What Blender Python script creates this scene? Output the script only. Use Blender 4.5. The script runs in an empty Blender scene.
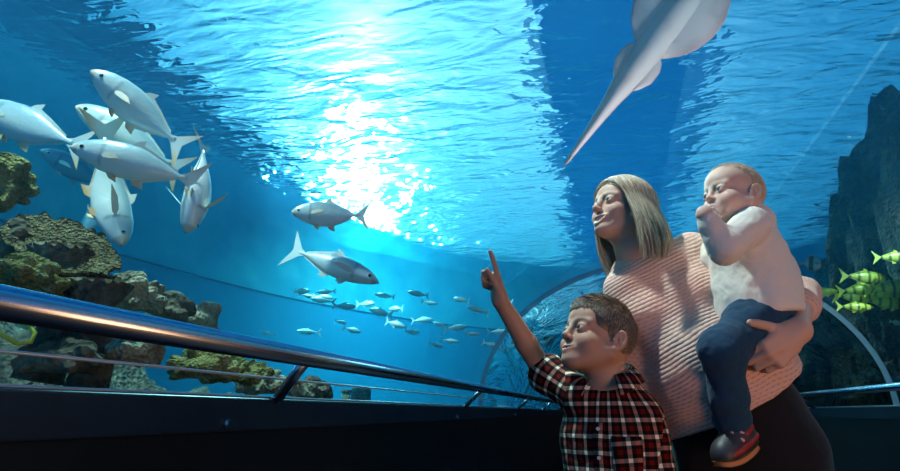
import bpy, bmesh, math, random
import numpy as np
from mathutils import Vector, Matrix, noise, Euler
random.seed(7); np.random.seed(7)
sc = bpy.context.scene
COL = sc.collection
PI = math.pi
# ---------------------------------------------------------------- camera
CZ = 0.95; TH = math.radians(16.4); YA = math.radians(14.6); FPX = 600.0
cd = bpy.data.cameras.new('camera'); cam = bpy.data.objects.new('camera', cd); COL.objects.link(cam)
cam.location = (0, 0, CZ); cam.rotation_euler = (PI/2 + TH, 0, YA)
cd.sensor_width = 36; cd.lens = FPX/900*36; cd.clip_start = 0.02; cd.clip_end = 200
sc.camera = cam
# ---------------------------------------------------------------- view transform
sc.view_settings.view_transform = 'Standard'; sc.view_settings.look = 'None'
sc.view_settings.gamma = 1; sc.view_settings.use_curve_mapping = False
sc.view_settings.exposure = 0.0
sc.cycles.max_bounces = 10; sc.cycles.transparent_max_bounces = 24; sc.cycles.volume_bounces = 1
sc.cycles.transmission_bounces = 8; sc.cycles.glossy_bounces = 4; sc.cycles.diffuse_bounces = 3
sc.cycles.caustics_refractive = False; sc.cycles.caustics_reflective = False
# ---------------------------------------------------------------- daylight sky above the tank
SUN = Vector((-0.33, 0.75, 0.57)).normalized()
w = bpy.data.worlds.new('daylight'); sc.world = w; w.use_nodes = True
nt = w.node_tree; nt.nodes.clear()
N = nt.nodes.new; L = nt.links.new
tc = N('ShaderNodeTexCoord'); out = N('ShaderNodeOutputWorld'); bg = N('ShaderNodeBackground')
def wmath(op, a, b=None):
    m = N('ShaderNodeMath'); m.operation = op
    for i, v in enumerate((a, b)):
        if v is None: continue
        if isinstance(v, (int, float)): m.inputs[i].default_value = v
        else: L(v, m.inputs[i])
    return m.outputs[0]
def halo(direction, width, col, strength):
    d = N('ShaderNodeVectorMath'); d.operation = 'DOT_PRODUCT'; L(tc.outputs['Generated'], d.inputs[0])
    d.inputs[1].default_value = Vector(direction).normalized()
    a = wmath('ARCCOSINE', wmath('MINIMUM', d.outputs['Value'], 0.99999))
    q = wmath('DIVIDE', a, math.radians(width))
    e = wmath('EXPONENT', wmath('MULTIPLY', wmath('POWER', q, 1.3), -1.0))
    v = N('ShaderNodeVectorMath'); v.operation = 'SCALE'; v.inputs[0].default_value = col
    L(wmath('MULTIPLY', e, strength), v.inputs['Scale'])
    return v.outputs[0]
def vadd(a, b):
    v = N('ShaderNodeVectorMath'); v.operation = 'ADD'; L(a, v.inputs[0]); L(b, v.inputs[1]); return v.outputs[0]
base = N('ShaderNodeRGB'); base.outputs[0].default_value = (0.03, 0.24, .54, 1)
s = vadd(base.outputs[0], halo(SUN, 2.6, (1, .97, .93), 15.0))
s = vadd(s, halo(SUN, 13, (.62, .85, 1.0), 1.5))
s = vadd(s, halo(SUN, 25, (.22, .80, 1.0), .28))
s = vadd(s, halo((-.42, .84, .33), 14, (.45, .90, 1.0), .42))
s = vadd(s, halo((0.0, 0.80, 0.62), 7, (.9, .9, 1.0), .8))
L(s, bg.inputs['Color']); bg.inputs['Strength'].default_value = 1.0; L(bg.outputs[0], out.inputs['Surface'])
# ---------------------------------------------------------------- sun and lamps
def sun(name, direction, col, e, ang):
    l = bpy.data.lights.new(name, 'SUN'); l.color = col; l.energy = e; l.angle = math.radians(ang)
    o = bpy.data.objects.new(name, l); COL.objects.link(o)
    o.rotation_euler = Vector(direction).to_track_quat('Z', 'Y').to_euler(); return o
sun('sun', SUN, (1, .95, .88), 18.0, 2.0)
def area(name, loc, target, size, e, col, sy=None):
    l = bpy.data.lights.new(name, 'AREA'); l.energy = e; l.color = col; l.size = size
    if sy: l.shape = 'RECTANGLE'; l.size_y = sy
    o = bpy.data.objects.new(name, l); COL.objects.link(o); o.location = loc
    o.rotation_euler = (Vector(loc) - Vector(target)).to_track_quat('Z', 'Y').to_euler(); return o
def spot(name, loc, target, e, col, ang, size=.1, blend=.6):
    l = bpy.data.lights.new(name, 'SPOT'); l.energy = e; l.color = col; l.spot_size = math.radians(ang); l.spot_blend = blend; l.shadow_soft_size = size
    o = bpy.data.objects.new(name, l); COL.objects.link(o); o.location = loc; o.rotation_euler = (Vector(loc) - Vector(target)).to_track_quat('Z', 'Y').to_euler(); return o
# unseen lights added to brighten the tank, fish and people, and the warm lamp of the visitors' side further back in the tunnel
area('added_tank_fill', (-3.6, 1.5, 3.45), (-2.6, 4.0, 1.4), 1.6, 40, (.75, .97, 1), 1.6)  # added fill for the tank walls and water, like the other tank areas
area('added_tank_fill', (-2.5, 8.5, 3.45), (-3.6, 10, 1.6), 1.5, 210, (.55, .9, 1), 3)
spot('added_tank_spot', (-1.5, .9, 3.4), (-1.75, 1.35, 1.75), 270, (1, .93, .88), 52, .12)  # added spot that brightens the school, next ones likewise for other fish
spot('added_tank_spot', (-1.9, 1.6, 3.4), (-1.6, 2.5, 1.7), 260, (1, .93, .88), 42, .1)
spot('added_tank_spot', (2.1, 3.0, 3.4), (1.9, 4.0, 1.7), 420, (1, .95, .8), 42, .1)
spot('added_uplight', (1.0, 2.75, .25), (.45, 2.75, 2.9), 260, (1, .90, .88), 50, .1)  # unseen light added to brighten the guitarfish belly from below
spot('added_tank_spot', (-3.2, 5.0, 3.4), (-2.4, 6.2, 1.7), 650, (.9, .97, 1), 90, .2)  # added spot for the glow in the middle of the tank
area('added_tank_fill', (3.2, 3.5, 3.4), (3.0, 4.8, 1.2), .8, 50, (.8, .95, 1), 1.2)
spot('added_tank_spot', (-.70, 1.50, 3.42), (.15, 1.62, 1.25), 380, (1, .88, .84), 42, .05)  # added key light from above on the people
area('corridor_lamp', (1.45, .15, .62), (0.35, 1.7, 1.1), .8, 14, (1, .50, .25), .8)
# ================================================================ helpers
def ray(px, py):
    """world direction of a photo pixel, per metre of depth along the optical axis"""
    x = (px - 450)/FPX; u = (235.5 - py)/FPX
    F = math.cos(TH) - u*math.sin(TH); Z = math.sin(TH) + u*math.cos(TH)
    return Vector((x*math.cos(YA) - F*math.sin(YA), x*math.sin(YA) + F*math.cos(YA), Z))
def at(px, py, d): return ray(px, py)*d + Vector((0, 0, CZ))
CR = Vector((math.cos(YA), math.sin(YA), 0))
CF = Vector((-math.sin(YA), math.cos(YA), 0))            # level direction the camera looks in
def link(o, parent=None):
    COL.objects.link(o)
    if parent is not None: o.parent = parent
    return o
def tag(o, label=None, cat=None, group=None, kind=None):
    if label: o['label'] = label
    if cat: o['category'] = cat
    if group: o['group'] = group
    if kind: o['kind'] = kind
    return o
def mobj(name, verts, faces, m, parent=None, smooth=True):
    me = bpy.data.meshes.new(name)
    me.from_pydata([tuple(v) for v in verts], [], [tuple(f) for f in faces])
    me.update()
    if smooth: me.polygons.foreach_set('use_smooth', [True]*len(me.polygons))
    if m is not None:
        for mm in (m if isinstance(m, (list, tuple)) else [m]): me.materials.append(mm)
    return link(bpy.data.objects.new(name, me), parent)
def empty(name, loc=(0, 0, 0), rot=(0, 0, 0)):
    o = bpy.data.objects.new(name, None); COL.objects.link(o); o.location = loc; o.rotation_euler = rot
    o.empty_display_size = .1; return o
class MB:
    """collects boxes and tubes into one mesh"""
    def __init__(s): s.v = []; s.f = []
    def add(s, V, F):
        n = len(s.v); s.v += [tuple(v) for v in V]; s.f += [tuple(i + n for i in f) for f in F]
    def box(s, a, b):
        x0, y0, z0 = a; x1, y1, z1 = b
        V = [(x0,y0,z0),(x1,y0,z0),(x1,y1,z0),(x0,y1,z0),(x0,y0,z1),(x1,y0,z1),(x1,y1,z1),(x0,y1,z1)]
        s.add(V, [(0,3,2,1),(4,5,6,7),(0,1,5,4),(1,2,6,5),(2,3,7,6),(3,0,4,7)])
    def tube(s, pts, rad, n=16, flat=(1, 1), up=None, caps=True):
        pts = [Vector(p) for p in pts]; k = len(pts)
        if not hasattr(rad, '__len__'): rad = [rad]*k
        V = []; F = []; prev = None
        for i, p in enumerate(pts):
            t = (pts[min(i+1, k-1)] - pts[max(i-1, 0)]).normalized()
            if prev is None:
                a = Vector(up) if up else (Vector((0, 0, 1)) if abs(t.z) < .9 else Vector((1, 0, 0)))
            else: a = prev
            a = (a - t*a.dot(t)).normalized(); b = t.cross(a); prev = a
            for j in range(n):
                th = 2*PI*j/n; V.append(p + a*math.cos(th)*rad[i]*flat[0] + b*math.sin(th)*rad[i]*flat[1])
        for i in range(k-1):
            for j in range(n):
                F.append((i*n+j, i*n+(j+1) % n, (i+1)*n+(j+1) % n, (i+1)*n+j))
        if caps: F.append(tuple(range(n-1, -1, -1))); F.append(tuple((k-1)*n+j for j in range(n)))
        s.add(V, F)
    def build(s, name, m, parent=None, smooth=False): return mobj(name, s.v, s.f, m, parent, smooth)
def bevel(o, wd=.004, seg=2):
    b = o.modifiers.new('bevel', 'BEVEL'); b.width = wd; b.segments = seg; b.limit_method = 'ANGLE'; return o
# ---------------------------------------------------------------- materials
def mat(name, col=(.5, .5, .5), rough=.5, metal=0, spec=.5, **kw):
    m = bpy.data.materials.new(name); m.use_nodes = True
    b = m.node_tree.nodes['Principled BSDF']
    b.inputs['Base Color'].default_value = (*col, 1); b.inputs['Roughness'].default_value = rough
    b.inputs['Metallic'].default_value = metal; b.inputs['Specular IOR Level'].default_value = spec
    for k, v in kw.items(): b.inputs[k.replace('_', ' ')].default_value = v
    return m
def nd(m, t, **kw):
    n = m.node_tree.nodes.new(t)
    for k, v in kw.items():
        if k in n.inputs: n.inputs[k].default_value = v
        else: setattr(n, k, v)
    return n
def lk(m, a, b): m.node_tree.links.new(a, b)
def ramp(m, fac, stops, interp='LINEAR'):
    r = m.node_tree.nodes.new('ShaderNodeValToRGB'); r.color_ramp.interpolation = interp
    e = r.color_ramp.elements
    while len(e) < len(stops): e.new(.5)
    for el, (p, c) in zip(e, stops): el.position = p; el.color = (*c, 1) if len(c) == 3 else c
    lk(m, fac, r.inputs[0]); return r.outputs[0]
def coords(m, kind='Object'): return nd(m, 'ShaderNodeTexCoord').outputs[kind]
def noisy(m, c1, c2, scale=5, detail=4, bump=0, bscale=None, lo=.35, hi=.65, rough=None, kind='Object'):
    """two tone noise colour and bump on the principled shader"""
    b = m.node_tree.nodes['Principled BSDF']; co = coords(m, kind)
    n = nd(m, 'ShaderNodeTexNoise', Scale=scale, Detail=detail); lk(m, co, n.inputs['Vector'])
    lk(m, ramp(m, n.outputs[0], [(lo, c1), (hi, c2)]), b.inputs['Base Color'])
    if bump:
        n2 = nd(m, 'ShaderNodeTexNoise', Scale=bscale or scale*3, Detail=5); lk(m, co, n2.inputs['Vector'])
        bp = nd(m, 'ShaderNodeBump', Strength=bump, Distance=.01); lk(m, n2.outputs[0], bp.inputs['Height'])
        lk(m, bp.outputs[0], b.inputs['Normal'])
    return m
# ================================================================ the tank and the tunnel
Y0, Y1 = -1.6, 12.0
TC, TA, TB, TZ = .405, 1.355, 1.04, .985           # tunnel centre, half width, arch height, springing height
WZ = 3.6                                            # water level
def arch(t, off=0.0): return (TC + (TA+off)*math.cos(t), TZ + (TB+off)*math.sin(t))
# water: absorption and a little scattering between the acrylic arch and the surface
mw = bpy.data.materials.new('water'); mw.use_nodes = True; mw.node_tree.nodes.clear()
vo = nd(mw, 'ShaderNodeOutputMaterial'); va = nd(mw, 'ShaderNodeVolumeAbsorption'); vs = nd(mw, 'ShaderNodeVolumeScatter'); vadd_ = nd(mw, 'ShaderNodeAddShader')
va.inputs['Color'].default_value = (.05, .88, .95, 1); va.inputs['Density'].default_value = .28
vs.inputs['Color'].default_value = (.10, .55, 1, 1); vs.inputs['Density'].default_value = .035; vs.inputs['Anisotropy'].default_value = .35
lk(mw, va.outputs[0], vadd_.inputs[0]); lk(mw, vs.outputs[0], vadd_.inputs[1]); lk(mw, vadd_.outputs[0], vo.inputs['Volume'])
wallpts = [(-5.1, Y0-.2), (-5.1, 1), (-5.05, 3.2), (-4.95, 5.07), (-4.4, 8.0), (-2.9, 11.1), (-1.2, 12.6), (.8, 13.2), (3.0, 12.8), (4.6, 11.2), (5.2, 8), (5.3, 4), (5.3, Y0-.2)]
def catmull(P, k=8):
    out = []; P = [Vector(p) for p in P]
    for i in range(len(P)-1):
        p0, p1, p2, p3 = P[max(i-1, 0)], P[i], P[i+1], P[min(i+2, len(P)-1)]
        for j in range(k):
            t = j/k
            out.append(.5*((2*p1) + (p2-p0)*t + (2*p0-5*p1+4*p2-p3)*t*t + (3*p1-p0-3*p2+p3)*t**3))
    out.append(P[-1]); return out
# the tunnel ends against the far tank wall, so the water has one plan outline and one arch cut out of it
prof = [(5.25, WZ), (-5.25, WZ), (-5.25, .2), (TC-TA-.05, .2), (TC-TA-.05, TZ)] + [arch(t, .05) for t in np.linspace(PI, 0, 41)][1:-1] + [(TC+TA+.05, TZ), (TC+TA+.05, .2), (5.25, .2)]
V = [(x, Y0, z) for x, z in prof] + [(x, 13.4, z) for x, z in prof]; n = len(prof)
F = [tuple(range(n)), tuple(range(2*n-1, n-1, -1))] + [(i, i+n, (i+1) % n + n, (i+1) % n) for i in range(n)]
bm = bmesh.new(); bv = [bm.verts.new(v) for v in V]
for f in F: bm.faces.new([bv[i] for i in f])
bmesh.ops.triangulate(bm, faces=bm.faces[:]); bmesh.ops.recalc_face_normals(bm, faces=bm.faces[:])
me = bpy.data.meshes.new('water'); bm.to_mesh(me); me.materials.append(mw)
tag(link(bpy.data.objects.new('water', me)), 'clear blue tank water all around the glass tunnel', 'water', kind='stuff')
# rippled surface seen from below
ms = bpy.data.materials.new('water_surface'); ms.use_nodes = True; ms.node_tree.nodes.clear()
so = nd(ms, 'ShaderNodeOutputMaterial'); rf = nd(ms, 'ShaderNodeBsdfRefraction', IOR=1.14, Roughness=0.0); rf.inputs['Color'].default_value = (.72, .95, 1, 1)
tr = nd(ms, 'ShaderNodeBsdfTransparent'); tr.inputs['Color'].default_value = (.75, .95, 1, 1)
gl = nd(ms, 'ShaderNodeBsdfGlossy', Roughness=.02); gl.inputs['Color'].default_value = (.9, 1, 1, 1)
co = coords(ms)
mp = nd(ms, 'ShaderNodeMapping'); mp.inputs['Scale'].default_value = (.75, 1.7, 1); mp.inputs['Rotation'].default_value = (0, 0, -.25); lk(ms, co, mp.inputs['Vector'])
n1 = nd(ms, 'ShaderNodeTexNoise', Scale=1.9, Detail=2.2, Distortion=.9); lk(ms, mp.outputs[0], n1.inputs['Vector'])
n2 = nd(ms, 'ShaderNodeTexNoise', Scale=6, Detail=2, Distortion=.8); lk(ms, mp.outputs[0], n2.inputs['Vector'])
ad = nd(ms, 'ShaderNodeMath', operation='MULTIPLY_ADD'); ad.inputs[1].default_value = .20; lk(ms, n2.outputs[0], ad.inputs[0]); lk(ms, n1.outputs[0], ad.inputs[2])
bp = nd(ms, 'ShaderNodeBump', Strength=.7, Distance=.24); lk(ms, ad.outputs[0], bp.inputs['Height'])
lw = nd(ms, 'ShaderNodeFresnel', IOR=1.25)
for x in (rf, gl, lw): lk(ms, bp.outputs[0], x.inputs['Normal'])
m1 = nd(ms, 'ShaderNodeMixShader', Fac=.16); lk(ms, rf.outputs[0], m1.inputs[1]); lk(ms, tr.outputs[0], m1.inputs[2])
fr = ramp(ms, lw.outputs[0], [(.0, (0, 0, 0)), (.35, (.5, .5, .5)), (1, (.85, .85, .85))])
m2 = nd(ms, 'ShaderNodeMixShader'); lk(ms, fr, m2.inputs[0]); lk(ms, m1.outputs[0], m2.inputs[1]); lk(ms, gl.outputs[0], m2.inputs[2])
lk(ms, m2.outputs[0], so.inputs['Surface'])
NX, NY = 150, 200; V = []; F = []
for j in range(NY+1):
    for i in range(NX+1):
        x = -5.3 + 10.6*i/NX; y = Y0 + (13.4-Y0)*j/NY
        z = WZ + .03 + .05*noise.noise(Vector((x*.8, y*.5, 3))) + .018*noise.noise(Vector((x*2.3+y, y*1.4, 9)))
        V.append((x, y, z))
for j in range(NY):
    for i in range(NX):
        a = j*(NX+1)+i; F.append((a, a+NX+1, a+NX+2, a+1))       # faces look down into the tank
tag(mobj('water_surface', V, F, ms), 'rippling underside of the water surface lit by the sun', 'water surface', kind='stuff')
# tank walls
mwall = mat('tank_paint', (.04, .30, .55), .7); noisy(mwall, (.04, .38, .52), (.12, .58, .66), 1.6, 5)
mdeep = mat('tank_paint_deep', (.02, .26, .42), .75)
mfloor = mat('sand', (.35, .36, .30), .9); noisy(mfloor, (.30, .30, .24), (.5, .5, .42), 6, 5, .4)
pl = catmull(wallpts)
def ribbon(name, z0, z1, off, m, dz=0):
    V = []; F = []
    for i, p in enumerate(pl):
        t = (pl[min(i+1, len(pl)-1)] - pl[max(i-1, 0)]).normalized(); nn = Vector((t.y, -t.x))
        q = p + nn*off; q2 = p - nn*.12
        V += [(q.x, q.y, z0), (q.x, q.y, z1), (q2.x, q2.y, z1), (q2.x, q2.y, z0)]
    for i in range(len(pl)-1):
        for k in range(4): F.append((4*i+k, 4*i+(k+1) % 4, 4*i+4+(k+1) % 4, 4*i+4+k))
    F.append((0, 1, 2, 3)); k = 4*len(pl)-4; F.append((k+3, k+2, k+1, k))
    return tag(mobj(name, V, F, m, None, False), kind='structure')
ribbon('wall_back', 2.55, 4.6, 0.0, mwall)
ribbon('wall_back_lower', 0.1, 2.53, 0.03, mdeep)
ribbon('trim_1', 2.53, 2.55, 0.05, mat('seam', (.01, .04, .10), .6))
b = MB(); b.box((-5.4, Y0-.3, .1), (TC-TA-.02, 13.5, .2)); b.box((TC+TA+.02, Y0-.3, .1), (5.5, 13.5, .2))
tag(b.build('floor_tank', mfloor), kind='structure')
b = MB(); b.box((-5.3, Y0-.25, .1), (5.5, Y0-.1, 4.6)); 
# roof of the hall over the water, open along two skylight strips
mroof = mat('hall_roof', (.012, .06, .16), .8)
b2 = MB()
b2.box((-24, Y0-6, 7.0), (-6.0, 32, 7.1)); b2.box((5.0, Y0-6, 7.0), (24, 32, 7.1))
tag(b2.build('ceiling_hall', mroof), kind='structure')
mpan = bpy.data.materials.new('added_blue_panel'); mpan.use_nodes = True; _b = mpan.node_tree.nodes['Principled BSDF']
_b.inputs['Base Color'].default_value = (.03, .28, .62, 1); _t = nd(mpan, 'ShaderNodeBsdfTranslucent'); _t.inputs['Color'].default_value = (.03, .28, .48, 1); _x = nd(mpan, 'ShaderNodeMixShader', Fac=.6)
lk(mpan, _b.outputs[0], _x.inputs[1]); lk(mpan, _t.outputs[0], _x.inputs[2]); lk(mpan, _x.outputs[0], mpan.node_tree.nodes['Material Output'].inputs['Surface'])
b2 = MB(); b2.box((-.75, Y0-6, 7.0), (1.75, 32, 7.03)); tag(b2.build('ceiling_added_panel', mpan), kind='structure')  # panel added to bring a deep-blue band into the view upward
# acrylic arch
ma = bpy.data.materials.new('acrylic'); ma.use_nodes = True; ma.node_tree.nodes.clear()
ao = nd(ma, 'ShaderNodeOutputMaterial'); at_ = nd(ma, 'ShaderNodeBsdfTransparent'); at_.inputs['Color'].default_value = (.97, .99, 1, 1)
ag = nd(ma, 'ShaderNodeBsdfGlossy', Roughness=.01); lwa = nd(ma, 'ShaderNodeLayerWeight', Blend=.5); fq = nd(ma, 'ShaderNodeMath', operation='POWER'); fq.inputs[1].default_value = 5; lk(ma, lwa.outputs['Facing'], fq.inputs[0]); fz = nd(ma, 'ShaderNodeMath', operation='MULTIPLY_ADD'); fz.inputs[1].default_value = .35; fz.inputs[2].default_value = .02; lk(ma, fq.outputs[0], fz.inputs[0])
am = nd(ma, 'ShaderNodeMixShader'); lk(ma, fz.outputs[0], am.inputs[0]); lk(ma, at_.outputs[0], am.inputs[1]); lk(ma, ag.outputs[0], am.inputs[2]); lk(ma, am.outputs[0], ao.inputs['Surface'])
def arch_shell(name, y0, y1, o0, o1, m, n=96):
    T = np.linspace(PI, 0, n); V = []; F = []
    for o, rev in ((o0, 0), (o1, 1)):
        k = len(V)
        for t in T:
            a = arch(t, o); V += [(a[0], y0, a[1]), (a[0], y1, a[1])]
        for i in range(n-1):
            q = (k+2*i, k+2*i+1, k+2*i+3, k+2*i+2); F.append(q[::-1] if rev else q)
    for y, rev in ((y0, 1), (y1, 0)):
        k = len(V)
        for t in T:
            a = arch(t, o0); c = arch(t, o1); V += [(a[0], y, a[1]), (c[0], y, c[1])]
        for i in range(n-1):
            q = (k+2*i, k+2*i+1, k+2*i+3, k+2*i+2); F.append(q[::-1] if rev else q)
    return mobj(name, V, F, m)
ma2 = ma.copy(); ma2.name = 'wavy_acrylic'                     # the panel past the rib bends what lies behind it
_g = ma2.node_tree; _o = [q for q in _g.nodes if q.type == 'OUTPUT_MATERIAL'][0]; _old = _o.inputs['Surface'].links[0].from_socket
_r = nd(ma2, 'ShaderNodeBsdfRefraction', IOR=1.10, Roughness=0.0); _r.inputs['Color'].default_value = (.92, .97, 1, 1)
_n1 = nd(ma2, 'ShaderNodeTexNoise', Scale=2.6, Detail=3, Distortion=1.0); _mp1 = nd(ma2, 'ShaderNodeMapping'); _mp1.inputs['Scale'].default_value = (1, .35, 1.2); lk(ma2, coords(ma2), _mp1.inputs['Vector']); lk(ma2, _mp1.outputs[0], _n1.inputs['Vector'])
_b1 = nd(ma2, 'ShaderNodeBump', Strength=1.0, Distance=.12); lk(ma2, _n1.outputs[0], _b1.inputs['Height']); lk(ma2, _b1.outputs[0], _r.inputs['Normal'])
_m = nd(ma2, 'ShaderNodeMixShader', Fac=.6); lk(ma2, _old, _m.inputs[1]); lk(ma2, _r.outputs[0], _m.inputs[2]); lk(ma2, _m.outputs[0], _o.inputs['Surface'])
for i, (y0, y1) in enumerate(((Y0, 4.61), (4.65, Y1))):
    tag(arch_shell('window_%d' % (i+1), y0, y1, 0.0, .04, (ma, ma2)[i]), kind='structure')
mrib = mat('rib_seal', (.50, .62, .70), .3, .6); mrib.node_tree.nodes['Principled BSDF'].inputs['Alpha'].default_value = .45
tag(arch_shell('trim_2', 4.61, 4.622, -.004, .030, mrib, 96), kind='structure')
# curbs, ledges and kick panels either side, corridor floor
mblk = mat('black_panel', (.006, .008, .012), .35); mledge = mat('ledge_panel', (.010, .022, .045), .38)
for nm, sgn, xg in (('left', -1, TC-TA), ('right', 1, TC+TA)):
    b = MB(); xi = xg - sgn*.05
    b.box((min(xi, xg+sgn*.09), Y0, .905), (max(xi, xg+sgn*.09), Y1, .985))
    tag(bevel(b.build('trim_ledge_'+nm, mledge), .005), kind='structure')
    b = MB(); xj = xg - sgn*.035
    b.box((min(xj, xg+sgn*.09), Y0, 0), (max(xj, xg+sgn*.09), Y1, .905))
    tag(b.build('wall_'+nm, mblk), kind='structure')
b = MB(); b.box((TC-TA, Y0, -.1), (TC+TA, Y1, 0)); tag(b.build('floor', noisy(mat('floor', (.02, .02, .025), .5), (.015, .015, .02), (.03, .03, .035), 3)), kind='structure')
b = MB(); b.box((TC-TA-.1, Y1, 0), (TC+TA+.1, Y1+.1, 2.2)); tag(b.build('wall_far', mblk), kind='structure')
# handrails with slanted brackets
msteel = mat('brushed_steel', (.44, .52, .62), .22, 1.0)
_m = msteel; _n = nd(_m, 'ShaderNodeTexNoise', Scale=60, Detail=2); _mp = nd(_m, 'ShaderNodeMapping'); _mp.inputs['Scale'].default_value = (1, .02, 1)
lk(_m, coords(_m), _mp.inputs['Vector']); lk(_m, _mp.outputs[0], _n.inputs['Vector']); lk(_m, ramp(_m, _n.outputs[0], [(.3, (.16,)*3), (.7, (.30,)*3)]), _m.node_tree.nodes['Principled BSDF'].inputs['Roughness'])
for nm, sgn, xg in (('left', -1, TC-TA), ('right', 1, TC+TA)):
    xr = xg - sgn*.17
    e = empty('handrail', (xr, 1.5, 1.09))
    lab = 'long round steel handrail on the left side over the reef' if sgn < 0 else 'steel handrail on the far right beside the black ledge'
    tag(e, lab, 'handrail')
    b = MB(); b.tube([(0, Y0-1.5+.05, 0), (0, Y1-1.5-.1, 0)], .024, 24); r_ = b.build('rail', msteel, e, True)
    for y in (-.75, 1.50, 3.78, 6.06, 8.34, 10.6):
        b = MB(); b.tube([(0, y-1.5-.03, -.012), (sgn*.12, y-1.5+.05, -.106)], [.013, .013], 14, flat=(1, 1.25))
        b.tube([(sgn*.12, y-1.5+.05, -.1049), (sgn*.12, y-1.5+.05, -.099)], .022, 14)
        b.build('bracket', msteel, e, True)
for k_, (z_, x_, r_) in enumerate(((1.044, .006, .0035), (.990, .012, .0035), (.990, 2*TA-.012, .0035))):  # first rod imitates a reflection line in the acrylic, the others seal the joint
    b = MB(); b.tube([(TC-TA+x_, Y0+.02, z_), (TC-TA+x_, Y1-.02, z_)], r_, 10); tag(b.build('trim_%d' % (3+k_), mat('sealant_and_reflection', (.40, .55, .62), .3, .2), None, True), kind='structure')
# round bolts on the ledge face
for y, q_ in ((1.32, 'nearest'), (3.6, 'second'), (5.9, 'third')):
    b = MB(); b.tube([(0, 0, 0), (.008, 0, 0)], .012, 12); b.tube([(.008, 0, 0), (.014, 0, 0)], .007, 6)
    o = b.build('bolt', msteel); o.location = (TC-TA+.05, y, .925)
    tag(o, q_ + ' small steel bolt head along the dark ledge below the left handrail', 'bolt', 'bolts on the ledge')
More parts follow.
